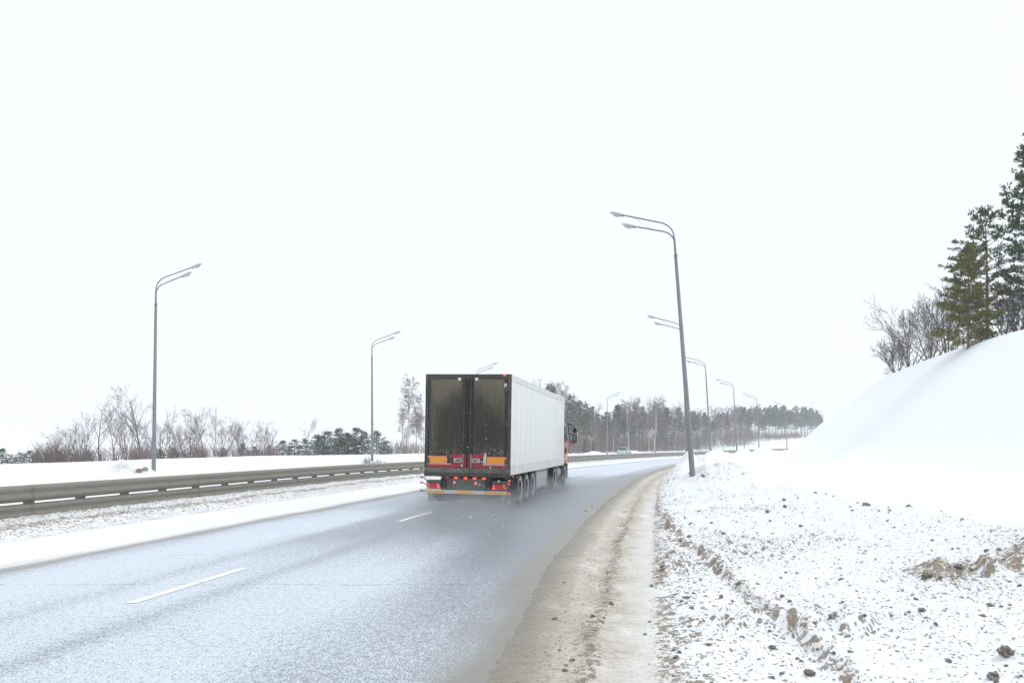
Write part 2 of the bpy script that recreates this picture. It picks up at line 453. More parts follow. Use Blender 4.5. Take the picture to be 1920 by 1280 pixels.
ry = [y for y in ys if -20 <= y <= 470]
rcs = spaced([(-10.6, -1.0, .06)])
def rz(C, Y):
    z = road_z(Y) + .0 
    # frost in bands along the road; wheel tracks are darker
    w = .35*(fbm(Y*.05, Y*0, 91, 2)-.5)
    cc = C + w*.5
    fr = np.full_like(C, .765)
    fr -= .13*np.exp(-((cc+5.45)/.24)**2) + .09*np.exp(-((cc+7.0)/.22)**2) + .10*np.exp(-((cc+9.35)/.28)**2)
    fr += .05*np.exp(-((cc+8.1)/.6)**2)
    fr -= .15*sstep(-4.0, -2.4, cc) + .13*sstep(-3.8, -2.6, cc)*sstep(7, 15, Y)
    fr -= .03*sstep(-4.5, -1.8, cc)
    wet = sstep(12, 22, Y)*(1-sstep(38, 62, Y))*sstep(-7.6, -6.2, cc)
    fr -= .40*wet
    fr += .10*sstep(45, 70, Y)
    fr += .08*(fbm(C*.7, Y*.12, 92, 3)-.5)
    er = edge_right(Y)
    nn = .35*(fbm(C*2, Y*.9, 93, 3)-.5)
    mud = sstep(-.60, -.02, C-er+nn)*1.0
    mud += .8*sstep(.38, .75, -9.75-C+0+nn*.5)
    mud += .9*np.exp(-((C+9.75+nn*.7)/.25)**2)
    return z, {'frost': np.clip(fr, 0, 1), 'mud': np.clip(mud, 0, 1)}
road = grid_mesh('road', rcs, np.array(ry), rz, mat_road())
tag(road, 'frosted grey blue asphalt carriageway curving right', kind='structure')

# dashes of the lane line
mk = MB()
for k in range(-1, 14):
    y0 = 10.45+11.05*k
    ysd = np.linspace(y0, y0+2.95, 12)
    for a, b in zip(ysd[:-1], ysd[1:]):
        if k == 0 and a < y0+1.4 < b+.001: b = b-.03
        q = []
        for yy in (a, b):
            for dc in (-.075, .07): q.append((float(curve_x(yy))-6.22+dc, yy, float(road_z(yy))+.006))
        mk.quadset([q[0], q[1], q[3], q[2]], [(0, 1, 2, 3)])
tm = NT('road_paint'); vv = tm.vec()
tm.color(tm.mix(tm.mapr(tm.noise(vv, 40, 4, .7), .35, .7, 0, .35), (.93, .93, .92), (.62, .66, .70))); tm.set(Roughness=.6)
tag(mk.build('lane_marking', tm.m), 'white dashed lane line', kind='structure')

# ------------------------------------------------------------------ clods lying on the verge
def clod_mesh(rng, r, jag):
    vs = []; fs = []
    t = (1+5**.5)/2
    base = [(-1, t, 0), (1, t, 0), (-1, -t, 0), (1, -t, 0), (0, -1, t), (0, 1, t), (0, -1, -t), (0, 1, -t), (t, 0, -1), (t, 0, 1), (-t, 0, -1), (-t, 0, 1)]
    ff = [(0, 11, 5), (0, 5, 1), (0, 1, 7), (0, 7, 10), (0, 10, 11), (1, 5, 9), (5, 11, 4), (11, 10, 2), (10, 7, 6), (7, 1, 8), (3, 9, 4), (3, 4, 2), (3, 2, 6), (3, 6, 8), (3, 8, 9), (4, 9, 5), (2, 4, 11), (6, 2, 10), (8, 6, 7), (9, 8, 1)]
    V = [tuple(c/1.902 for c in b) for b in base]; F = ff
    for _ in range(3):
        cache = {}; nf = []
        def mid(a, b):
            k = (min(a, b), max(a, b))
            if k not in cache:
                m = [(V[a][i]+V[b][i])/2 for i in range(3)]; L = math.sqrt(sum(x*x for x in m)); V.append(tuple(x/L for x in m)); cache[k] = len(V)-1
            return cache[k]
        for a, b, c in F:
            x, y_, z = mid(a, b), mid(b, c), mid(c, a); nf += [(a, x, z), (b, y_, x), (c, z, y_), (x, y_, z)]
        F = nf
    from mathutils import noise as mn, Vector as V3
    sx, sy, sz = rng.uniform(.8, 1.25), rng.uniform(.7, 1.0), rng.uniform(.5, .8)
    off = V3((rng.uniform(0, 50), rng.uniform(0, 50), rng.uniform(0, 50)))
    out = []
    for p in V:
        q = V3(p)
        k = 1 + .55*mn.noise(q*1.3+off) + .32*abs(mn.noise(q*3.1+off)) + .20*mn.noise(q*6.5+off) - .1
        k *= 1+rng.uniform(-jag, jag)
        out.append((p[0]*k*r*sx, p[1]*k*r*sy, p[2]*k*r*sz))
    return out, F
def mat_clod():
    t = NT('frozen_slush_clod'); v = t.vec()
    c = t.mix(t.mapr(t.noise(v, 2.6, 6, .75), .35, .62), (.20, .15, .10), (.60, .52, .40))
    g = t.n('ShaderNodeNewGeometry'); sp = t.n('ShaderNodeSeparateXYZ'); t.l(g.outputs['Normal'], sp.inputs[0])
    dust = t.math('MULTIPLY', t.mapr(sp.outputs['Z'], .2, .75), t.mapr(t.noise(v, 3.2, 5, .75), .42, .54), True)
    t.color(t.mix(dust, c, SNOW)); t.set(Roughness=.85); t.bump(t.noise(v, 5, 5, .75), .8, .25)
    return t.m
MC = mat_clod()
rc_ = random.Random(11)
clod_protos = []
for k in range(7):
    m = MB(); m.v, m.f = clod_mesh(rc_, 1.0, .05)
    me = bpy.data.meshes.new('snow_clod'); me.from_pydata(m.v, [], m.f); me.update(); me.materials.append(MC); clod_protos.append(me)
def put_clod(c, Y, r, label, group=None, rng=rc_, sink=.25, name='snow_clod'):
    o = bpy.data.objects.new(name, clod_protos[rng.randrange(7)]); COL.objects.link(o)
    X = float(curve_x(Y))+c
    gr = max(ground_at(c, Y), float(road_z(Y)) if c < -1.2 else -99)
    o.location = (X, Y, gr+r*sink); o.scale = (r, r, r); o.rotation_euler = (rng.uniform(-.3, .3), rng.uniform(-.3, .3), rng.uniform(0, 6.3))
    tag(o, label, 'snow clod', group)
    return o
def by_pixel(px, py, zz=.25):
    """ground point seen at a photo pixel, by marching the view ray"""
    Y = np.arange(5.0, 120, .04)
    X = (px-960)/1600*Y; z = 1.95-(py-832)/1600*Y
    c = X-curve_x(Y)
    i = int(np.argmax(z <= terrain(c, Y, True)[0]))
    c, Y = float(c[i]), float(Y[i])
    return c, Y
special = [
    (1625, 948, .17, 'brown frozen clod standing alone near the foot of the white embankment'),
    (1668, 957, .07, 'small brown clod just right of the lone clod below the white embankment'),
    (1798, 1066, .13, 'upright brown clod at the top edge of the dirty snow pile'),
    (1738, 1083, .12, 'pointed brown clod at the left end of the dirty snow pile'),
    (1352, 1120, .065, 'round tan clod beside the furrow ridge on the verge'),
    (1352, 1070, .05, 'tan clod on the upper side of the furrow ridge'),
    (1728, 1145, .08, 'dark flat clod below the dirty snow pile'),
    (1518, 1265, .085, 'largest brown clod at the bottom edge right of the furrow'),
    (1862, 1272, .11, 'brown clod in the bottom corner of the white verge'),
    (1885, 1232, .12, 'wide brown clod near the edge of the picture under the pile'),
    (1058, 1092, .035, 'tan pebble of slush on the smooth slush beside the asphalt'),
    (1073, 1238, .05, 'brown lump at the near end of the tan slush'),
    (1131, 1168, .022, 'small black stone lying on the icy track'),
    (1013, 1125, .02, 'black stone near the edge of the wet asphalt'),
    (1098, 960, .07, 'dark flat slush lump on the asphalt edge ahead of the verge'),
    (1110, 951, .06, 'second dark slush lump beside the asphalt edge, farther away'),
    (262, 884, .36, 'brown lump in the snow heap beside the nearest left-hand street lamp'),
    (273, 881, .30, 'second brown lump in the snow heap, closest to the nearest left-hand street lamp'),
    (1318, 893, .20, 'brown slush block right of the foot of the leaning lamp post'),
    (1293, 888, .15, 'narrow brown slush lump left of the foot of the leaning lamp post'),
]
for px, py, r, lb in special:
    c, Y = by_pixel(px, py)
    put_clod(c, Y, r*.50, lb)
n_ind = 0; placed = []
stuff_clods = MB()
for i in range(2600):
    Y = 5.3 + (rc_.random()**1.7)*36
    bc = float(bank_c(np.array(Y)))
    c = rc_.uniform(-1.0, bc+.2)
    u = (float(curve_x(Y))+c)/Y
    if not -.6 < u < .62: continue
    _, d, k = terrain(np.array([c]), np.array([Y]), True)
    if rc_.random() > min(1, k[0]*.9): continue
    r = min(.06, .010 + rc_.expovariate(1/.009))*(1 if c > .3 else .7)
    placed.append((r/Y, c, Y, r))
placed.sort(reverse=True)
for q, (a, c, Y, r) in enumerate(placed):
    if q < 170:
        if c < .2: lb = 'small brown slush lump scattered along the tan slush and icy track by the asphalt'
        elif c < float(ridge_c(np.array(Y)))+.35: lb = 'small brown frozen lump between the icy track and the furrow ridge'
        elif Y < 14: lb = 'small brown frozen lump on the near dirty snow right of the furrow ridge'
        else: lb = 'small brown frozen lump on the far dirty snow below the white embankment'
        put_clod(c, Y, r, lb, 'frozen lumps of slush scattered on the verge', sink=.2)
    elif q < 620:
        me = clod_protos[rc_.randrange(7)]
        X = float(curve_x(Y))+c; z = ground_at(c, Y)+r*.2; a_ = rc_.uniform(0, 6.3); ca, sa = math.cos(a_), math.sin(a_)
        vs = [(X+(p.co.x*ca-p.co.y*sa)*r, Y+(p.co.x*sa+p.co.y*ca)*r, z+p.co.z*r) for p in me.vertices]
        stuff_clods.quadset(vs, [tuple(p.vertices) for p in me.polygons])
o = stuff_clods.build('slush_grit', MC); tag(o, 'fine brown slush grit strewn over the snowy verge', kind='stuff')


# ------------------------------------------------------------------ guard rail
def mat_rail():
    t = NT('weathered_galvanised_steel'); v = t.vec()
    n = t.noise(t.scaled(v, (1, 1, 6)), 2.2, 5, .65); n2 = t.noise(v, 14, 4, .7)
    c = t.mix(n, (.175, .165, .135), (.285, .275, .235))
    c = t.mix(t.mapr(n2, .55, .75, 0, .5), c, (.20, .175, .13))
    c = t.mix(t.mapr(t.noise(v, 45, 2, .5), .70, .74), c, (.85, .87, .9))
    t.color(c); t.set(Roughness=.6, Metallic=.15)
    return t.m
MR = mat_rail()
MPOST = simple('dull_steel_post', (.16, .15, .13), .7, .2)
MSPL = simple('grimy_splice_steel', (.20, .19, .155), .65, .15, var=.3, scale=10)
MSNOW = simple('loose_snow', (.90, .915, .94), .85, var=.03)
RC = -15.7
gY = []
y = 12.0
while y < 330:
    gY.append(y); y += 1.95/math.sqrt(1+(.14+.0016*y)**2)
def rail_frame(Y, c=RC):
    h = heading(Y); return float(curve_x(Y))+c, Y, float(road_z(Y)), math.cos(h), -math.sin(h)   # right-hand unit vector
rail = empty('guard_rail', (float(curve_x(12))+RC, 12, 0))
tag(rail, 'long weathered two-tier steel guard rail curving along the far side of the road', 'guard rail')
ox, oy = rail.location.x, rail.location.y
prof = [(0, .0), (.03, .012), (.10, .065), (.125, .11), (.115, .155), (.075, .195), (.07, .235), (.10, .28), (.118, .325), (.10, .375), (.035, .412), (.0, .42)]
def beam(zb, flare=0):
    m = MB(); n = len(prof)
    for i, Y in enumerate(gY):
        X, Y_, z, rx, ry_ = rail_frame(Y)
        for (d, hgt) in prof: m.v.append((X+rx*(.09+d)-ox, Y_+ry_*(.09+d)-oy, z+zb+hgt))
        for (d, hgt) in prof: m.v.append((X+rx*(.085+d)-ox-.0, Y_+ry_*(.085+d)-oy, z+zb+hgt+(.0 if 0 < hgt < .42 else 0)))
    w = 2*n
    for i in range(len(gY)-1):
        for k in range(n-1):
            m.f.append((i*w+k, i*w+k+1, (i+1)*w+k+1, (i+1)*w+k))
            m.f.append((i*w+n+k, (i+1)*w+n+k, (i+1)*w+n+k+1, i*w+n+k+1))
    return m
ub = beam(.50).build('upper_beam', MR, rail, smooth=True)
lb_ = beam(.035).build('lower_beam', MR, rail, smooth=True)
# snow caught on the beams' top edges
sn = MB()
for zb in (.918,):
    pts = []
    for Y in gY:
        X, Y_, z, rx, ry_ = rail_frame(Y)
        pts.append((X+rx*.085-ox, Y_+ry_*.085-oy, z+zb))
    sn.tube(pts, .016, 6)
so = sn.build('snow_edge', MSNOW, ub, smooth=True)
def post_mb(m, Y):
    X, Y_, z, rx, ry_ = rail_frame(Y); X -= ox; Y_ -= oy
    fx, fy = -ry_, rx
    def P(a, b, zz): return (X+rx*a+fx*b, Y_+ry_*a+fy*b, zz)
    for (a0, a1, b0, b1, z0, z1) in ((-.06, .06, -.055, .055, -.5, .86), (.06, .10, -.16, .16, .42, .54), (.06, .10, -.09, .09, .60, .84)):
        vs = [P(a0, b0, z+z0), P(a1, b0, z+z0), P(a1, b1, z+z0), P(a0, b1, z+z0), P(a0, b0, z+z1), P(a1, b0, z+z1), P(a1, b1, z+z1), P(a0, b1, z+z1)]
        m.quadset(vs, [(0, 3, 2, 1), (4, 5, 6, 7), (0, 1, 5, 4), (1, 2, 6, 5), (2, 3, 7, 6), (3, 0, 4, 7)])
far_posts = MB(); npst = 0
for i, Y in enumerate(gY):
    if Y < 19.5: continue
    npst += 1
    if npst <= 95:
        m = MB(); post_mb(m, Y); m.build('post', MPOST, rail)
    else: post_mb(far_posts, Y)
tag(far_posts.build('far_posts', MPOST, rail), kind='stuff')
MBOLT = simple('rusty_bolt', (.06, .05, .04), .7)
nb = 0
for i, Y in enumerate(gY):
    if Y < 19.5 or i % 2 or Y > 75: continue
    X, Y_, z, rx, ry_ = rail_frame(Y); X -= ox; Y_ -= oy
    m = MB()
    p = [(X+rx*(.118+d)-ry_*0, Y_+ry_*(.118+d), z+.25) for d in (0, .03)]
    m.tube(p, [.035, .02], 8)
    m.build('bolt', MBOLT, lb_)

for b_, zb in ((ub, .50), (lb_, .035)):
    for i, Y in enumerate(gY):
        if Y < 19.5 or i % 4 != 1 or Y > 62: continue
        m = MB(); n = len(prof)
        for dy_ in (-.07, .07):
            X, Y_, z, rx, ry_ = rail_frame(Y+dy_)
            for (d, hgt) in prof: m.v.append((X+rx*(.094+d)-ox, Y_+ry_*(.094+d)-oy, z+zb+hgt))
        for k in range(n-1): m.f.append((k, k+1, n+k+1, n+k))
        m.build('splice_plate', MSPL, b_, smooth=True)
# ------------------------------------------------------------------ street lamps
MPOLE = simple('galvanised_pole', (.235, .25, .265), .55, .25, var=.12, scale=3, dirt=(.19, .175, .14), dirt_amt=.5)
MHEAD = simple('lamp_housing', (.50, .54, .56), .45, .1, var=.06, scale=6, dirt=(.3, .3, .28), dirt_amt=.4)
MLENS = simple('lamp_glass', (.42, .48, .52), .25)
MDARK = simple('dark_fitting', (.07, .07, .07), .6)
ARM_U = [(0, .0), (.02, .28), (.10, .49), (.24, .65), (.43, .775), (.59, .84), (1.38, 1.09), (2.17, 1.34)]
ARM_L = [(0, -.04), (.06, .10), (.18, .26), (.30, .355), (.47, .43), (1.69, .81)]
def arm_pts(which, ang):
    return [(r*math.cos(ang), r*math.sin(ang), z) for r, z in (ARM_U if which > 0 else ARM_L)]
def make_lamp(H=10.5):
    root = empty('street_lamp')
    m = MB(); m.tube([(0, 0, -1.2), (0, 0, .0), (0, 0, 1.0), (0, 0, H-.72)], [.128, .125, .118, .072], 14)
    m.tube([(0, 0, H-.78), (0, 0, H-.70)], [.085, .085], 14)
    m.tube([(0, 0, H-.72), (0, 0, H+.02)], [.055, .05], 10)
    p = m.build('pole', MPOLE, root, smooth=True)
    m = MB(); m.box(-.06, .06, -.131, -.115, .9, 1.25); m.build('hatch', MPOLE, p)
    m = MB(); m.box(-.02, .05, -.115, -.085, 3.7, 3.78); m.build('clamp', MDARK, p)
    # gusset where the two arms leave the pole
    m = MB(); m.tube([(0, 0, H-.05), (.035, 0, H+.16)], [.055, .03], 8, sq=1.2); m.build('gusset', MPOLE, p, smooth=True)
    tips = []
    for s in (-1, 1):
        ang = R(3)*s
        pts = [(x, y, z+H-.02) for x, y, z in arm_pts(s, ang)]
        am = MB(); am.tube(pts, [.034]*len(pts), 8); a = am.build('arm', MPOLE, root, smooth=True)
        a_ = pts[-1]; dx, dy, dz = math.cos(ang), math.sin(ang), .31
        L = math.sqrt(1+dz*dz); dx /= L; dy /= L; dz /= L
        hd = MB(); n = 12; st = [(-.06, .04, .04), (.05, .07, .055), (.2, .115, .075), (.4, .135, .08), (.56, .115, .065), (.66, .07, .04), (.69, .02, .015)]
        rings = []
        for (t_, w, h) in st:
            rg = []
            for k in range(n):
                an = 2*math.pi*k/n
                sx = math.cos(an)*w; sz = math.sin(an)*h*(1.0 if math.sin(an) > 0 else .55)
                rg.append((a_[0]+dx*t_-dy*sx, a_[1]+dy*t_+dx*sx, a_[2]+dz*t_+sz))
            rings.append(rg)
        for rg in rings: hd.v.extend(rg)
        for i in range(len(rings)-1):
            for k in range(n): hd.f.append((i*n+k, i*n+(k+1) % n, (i+1)*n+(k+1) % n, (i+1)*n+k))
        hd.f.append(tuple(range(n))[::-1]); hd.f.append(tuple((len(rings)-1)*n+k for k in range(n)))
        hh = hd.build('lamp_head', MHEAD, a, smooth=True)
        ln = MB(); ln.tube([(a_[0]+dx*t_, a_[1]+dy*t_, a_[2]+dz*t_-.045) for t_ in (.16, .22, .36, .52, .56)], [.02, .07, .092, .07, .02], 10); ln.build('lens', MLENS, a, smooth=True)
        bx = MB(); bx.tube([(a_[0]+dx*t_, a_[1]+dy*t_, a_[2]+dz*t_-.035) for t_ in (.0, .04, .15, .18)], [.01, .035, .035, .01], 8); bx.build('clip', MDARK, a, smooth=True)
        tips.append(pts)
    q = []
    for pts in tips:
        a, b = pts[-2], pts[-1]; q.append(tuple(a[i]+(b[i]-a[i])*.45 for i in range(3)))
    m = MB(); m.tube(q, .007, 5); m.build('brace', MPOLE, root)
    return root
lamp0 = make_lamp(); note_kids(lamp0)
first = True
def put_lamp(px, Y, lean, right, H, label, z=None):
    """right: stands on the right-hand verge with its arms pointing left, over the road"""
    global first
    o = lamp0 if first else copy_tree(lamp0)
    first = False
    X = pos(px, Y); h = heading(Y)
    z = cz(X, Y) if z is None else z
    perp = -h if not right else math.pi-h
    o.rotation_mode = 'XYZ'
    # lean in world X, then spin: parent-free composition of the two rotations
    from mathutils import Matrix
    M = Matrix.Translation((X, Y, z)) @ Matrix.Rotation(math.atan(lean), 4, 'Y') @ Matrix.Rotation(perp, 4, 'Z')
    o.matrix_world = M @ Matrix.Diagonal((1, 1, H/10.5, 1))
    tag(o, label, 'street lamp', 'double-arm street lamps along both sides of the road')
put_lamp(1298, 39, -.077, True, 10.65, 'nearest and tallest grey double-arm street lamp leaning left out of the dirty snow bank', .68)
put_lamp(1290, 70, -.040, True, 11.2, 'street lamp whose pole is hidden behind the nearest leaning lamp post', -.15)
put_lamp(1333.5, 106, -.060, True, 11.75, 'street lamp just right of the nearest leaning post, rising from behind the snow heaps', -.35)
put_lamp(1382.5, 143, -.055, True, 11.8, 'third street lamp from the left among those right of the nearest post', -.45)
put_lamp(1424, 182, -.050, True, 11.9, 'street lamp before the pine wood, second left of the white embankment skyline gap', -.6)
put_lamp(1476, 220, -.045, True, 11.9, 'street lamp crossing the pine wood above the end of the visible guard rail', -.5)
put_lamp(1511, 255, -.045, True, 11.9, 'faint street lamp standing against the right end of the pine wood', -.3)
put_lamp(1545, 290, -.03, True, 12.2, 'farthest faint street lamp just above the edge of the white embankment', 0)
put_lamp(288, 49, .013, False, 10.5, 'street lamp left of the road beside a small heap of snow, bare trees behind', .2)
put_lamp(698, 79, -.003, False, 10.5, 'street lamp between the guard rail and the row of small spruces, left of the lorry')
put_lamp(893, 108, .0, False, 10.8, 'street lamp hidden behind the lorry with only its arms above the trailer roof')
put_lamp(1029, 143, .0, False, 11.0, 'street lamp whose arms show above the front end of the white trailer')
put_lamp(1138.5, 176, .0, False, 11.3, 'street lamp in front of the bare wood left of the pale car')
put_lamp(1229, 206, .0, False, 11.3, 'street lamp standing near the tall bare birch in front of the wood')
put_lamp(1313, 236, -.02, False, 11.2, 'faint street lamp in the wood between the two nearest right-hand poles')
put_lamp(1356, 266, -.02, False, 10.8, 'faint street lamp against the wood left of the third right-hand pole')
put_lamp(1396, 296, -.02, False, 10.6, 'faint street lamp with snow-white heads in front of the pines')

# wire across the fields on the left
wm = MB(); pts = []
for k in range(40):
    t_ = k/39; px = -260+1120*t_; Y = 95+90*t_
    zz = 1.95+(832-(766+30*t_))/1600*Y - 1.2*4*t_*(1-t_)*.6
    pts.append((pos(px, Y), Y, zz))
wm.tube(pts, .012, 5)
tag(wm.build('overhead_wire', simple('wire_grey', (.35, .36, .38), .6)), 'thin pale overhead wire crossing the sky above the bare trees', 'wire')

# ------------------------------------------------------------------ articulated lorry
TR = empty('semi_trailer_truck')
tag(TR, 'articulated lorry with white trailer, grimy rear doors and orange-red cab driving away', 'lorry')
th = math.atan(.182)
from mathutils import Matrix, Euler
TR.matrix_world = Matrix.Translation((-1.385, 25.93, 0)) @ Matrix.Rotation(-th, 4, 'Z') @ Matrix.Rotation(.016, 4, 'Y')

def mat_side():
    t = NT('white_trailer_panel'); v = t.vec(); sp = t.n('ShaderNodeSeparateXYZ'); t.l(v, sp.inputs[0])
    n = t.noise(t.scaled(v, (1, .6, .25)), 3, 5, .65)
    c = t.mix(n, (.74, .755, .74), (.82, .835, .825))
    low = t.mapr(sp.outputs['Z'], 1.0, 2.0, 1, 0)
    c = t.mix(t.math('MULTIPLY', low, t.mapr(t.noise(t.scaled(v, (1, 2, .3)), 4, 5, .7), .35, .75, 0, .30)), c, (.60, .59, .54))
    front = t.mapr(sp.outputs['Y'], 8.5, 13.2, 0, .42)
    c = t.mix(t.math('MULTIPLY', front, t.mapr(t.noise(v, .8, 4, .6), .3, .6)), c, (.56, .56, .50))
    fy = t.math('FRACT', t.math('MULTIPLY', t.math('SUBTRACT', sp.outputs['Y'], .3), 1/1.04))
    dd = t.math('ABSOLUTE', t.math('SUBTRACT', fy, .5))
    seam = t.mapr(dd, .012, .03, 1, 0); strip = t.mapr(dd, .07, .085, 1, 0)
    c = t.mix(t.math('MULTIPLY', strip, .10), c, (.50, .51, .50))
    c = t.mix(t.math('MULTIPLY', seam, .35), c, (.33, .34, .33))
    t.bump(strip, .5, .006)
    t.color(c); t.set(Roughness=.42)
    return t.m
def mat_grime():
    t = NT('grimy_door_panel'); v = t.vec(); sp = t.n('ShaderNodeSeparateXYZ'); t.l(v, sp.inputs[0])
    st = t.noise(t.scaled(v, (9, 1, .9)), 1.6, 6, .7); bl = t.noise(v, 1.1, 3, .5); fn = t.noise(v, 16, 4, .75)
    X, Z = sp.outputs['X'], sp.outputs['Z']
    # road dirt: lighter dust towards the top and outer edges, oily black low in the middle
    ax = t.math('ABSOLUTE', X)
    dark = t.math('MULTIPLY', t.mapr(ax, .35, 1.3, 1, .5), t.mapr(Z, 2.2, 4.3, 1, .15))
    a = t.math('ADD', t.math('MULTIPLY', dark, 1.25), t.math('MULTIPLY', t.math('SUBTRACT', bl, .5), .9))
    a = t.math('ADD', a, t.math('MULTIPLY', t.math('SUBTRACT', st, .5), .8))
    lo = t.mix(fn, (.130, .110, .076), (.225, .195, .140))
    hi = t.mix(fn, (.026, .023, .017), (.062, .056, .042))
    c = t.mix(t.mapr(a, .02, .95), lo, hi)
    # bare paint scraped through the dirt above the reflectors
    scr = t.math('MULTIPLY', t.mapr(t.noise(t.scaled(v, (30, 1, 5)), 1.5, 4, .75), .54, .62), t.mapr(Z, 1.6, 2.15, 1, 0), True)
    scr = t.math('MULTIPLY', scr, t.mapr(t.noise(v, 3.0, 3), .38, .55), True)
    c = t.mix(t.math('MULTIPLY', scr, .75), c, (.62, .62, .55))
    strk = t.math('MULTIPLY', t.mapr(t.noise(t.scaled(v, (42, 1, .8)), 1.0, 3, .6), .58, .72), .35)
    c = t.mix(strk, c, (.33, .31, .24))
    t.color(c); t.set(Roughness=.6); t.b.inputs['Specular IOR Level'].default_value = .25
    return t.m
MSIDE = mat_side(); MGR = mat_grime()
MFRAME = simple('dirty_door_frame', (.046, .042, .036), .6, var=.35, scale=5, dirt=(.12, .11, .085), dirt_amt=.6)
MGASK = simple('black_rubber', (.018, .018, .018), .65, var=.3)
MCHAS = simple('dirty_black_chassis', (.022, .023, .025), .75, var=.35, scale=4, dirt=(.085, .085, .085), dirt_amt=.35)
MSILL = simple('dusty_sill', (.17, .16, .13), .75, var=.3, scale=7, dirt=(.07, .065, .055), dirt_amt=.7)
MRED = simple('red_panel_paint', (.42, .018, .03), .45, var=.15, scale=6, dirt=(.16, .03, .03), dirt_amt=.5)
MORB = simple('orange_reflector_border', (.95, .23, .10), .4, var=.05)
MYEL = simple('amber_reflector_field', (.82, .36, .015), .4, var=.06)
MWR = simple('white_reflective_strip', (.62, .64, .62), .45, var=.08, dirt=(.4, .39, .34))
MSIL = simple('bare_metal', (.36, .37, .36), .45, .4, var=.2, dirt=(.15, .14, .12))
MLAMP = simple('red_lamp_lens', (.55, .012, .02), .25, var=.1)
MLAMPON = simple('lit_red_lamp', (.8, .06, .03), .3, emit=((1, .10, .05, 1), .9))
MAMB = simple('amber_lamp', (.8, .22, .02), .3)
MCLR = simple('clear_lamp_lens', (.6, .55, .5), .25)
MTYRE = simple('dusty_tyre_rubber', (.05, .052, .055), .85, var=.25, scale=9, dirt=(.16, .165, .17), dirt_amt=.5, bump=.004)
MRIM = simple('dusty_rim', (.17, .175, .18), .55, .2, var=.25, scale=5, dirt=(.07, .07, .07), dirt_amt=.7)
MRIML = simple('pale_rim_edge', (.33, .34, .35), .5, .1, var=.1)
MLOCK = simple('grey_locker_sheet', (.40, .42, .44), .5, .2, var=.06, scale=3, dirt=(.28, .28, .28), dirt_amt=.35)
MCAB = simple('orange_red_cab_paint', (.66, .16, .11), .35, var=.06, scale=2, dirt=(.45, .25, .2), dirt_amt=.5, coat=.4)
MGLASS = simple('dark_cab_glass', (.02, .024, .027), .08)
MFLAP = simple('dirty_mud_flap', (.075, .08, .085), .85, var=.2, scale=3, dirt=(.14, .14, .145), dirt_amt=.6)

W2 = 1.335; ZT = 4.07; ZB = 1.02; LEN = 13.55
body = MB()
body.box(-W2+.012, W2-.012, .05, LEN, ZB+.06, ZT-.04)
tb = body.build('trailer_body', MSIDE, TR)
MRAIL = simple('white_side_rail', (.68, .70, .69), .45, var=.05, dirt=(.5, .48, .43), dirt_amt=.5)
for (z0, z1) in ((ZT-.2, ZT), (ZB, ZB+.33)):
    for s in (-1, 1):
        xx = sorted((s*(W2-.022), s*W2)); m = MB(); m.box(xx[0], xx[1], .055, LEN+.01, z0, z1); m.build('side_rail', MRAIL, tb, bevel=.008)
m = MB(); m.box(-W2+.02, W2-.02, .06, LEN, ZT-.04, ZT-.01); m.build('roof', simple('snowy_roof', (.8, .82, .84), .6), TR)
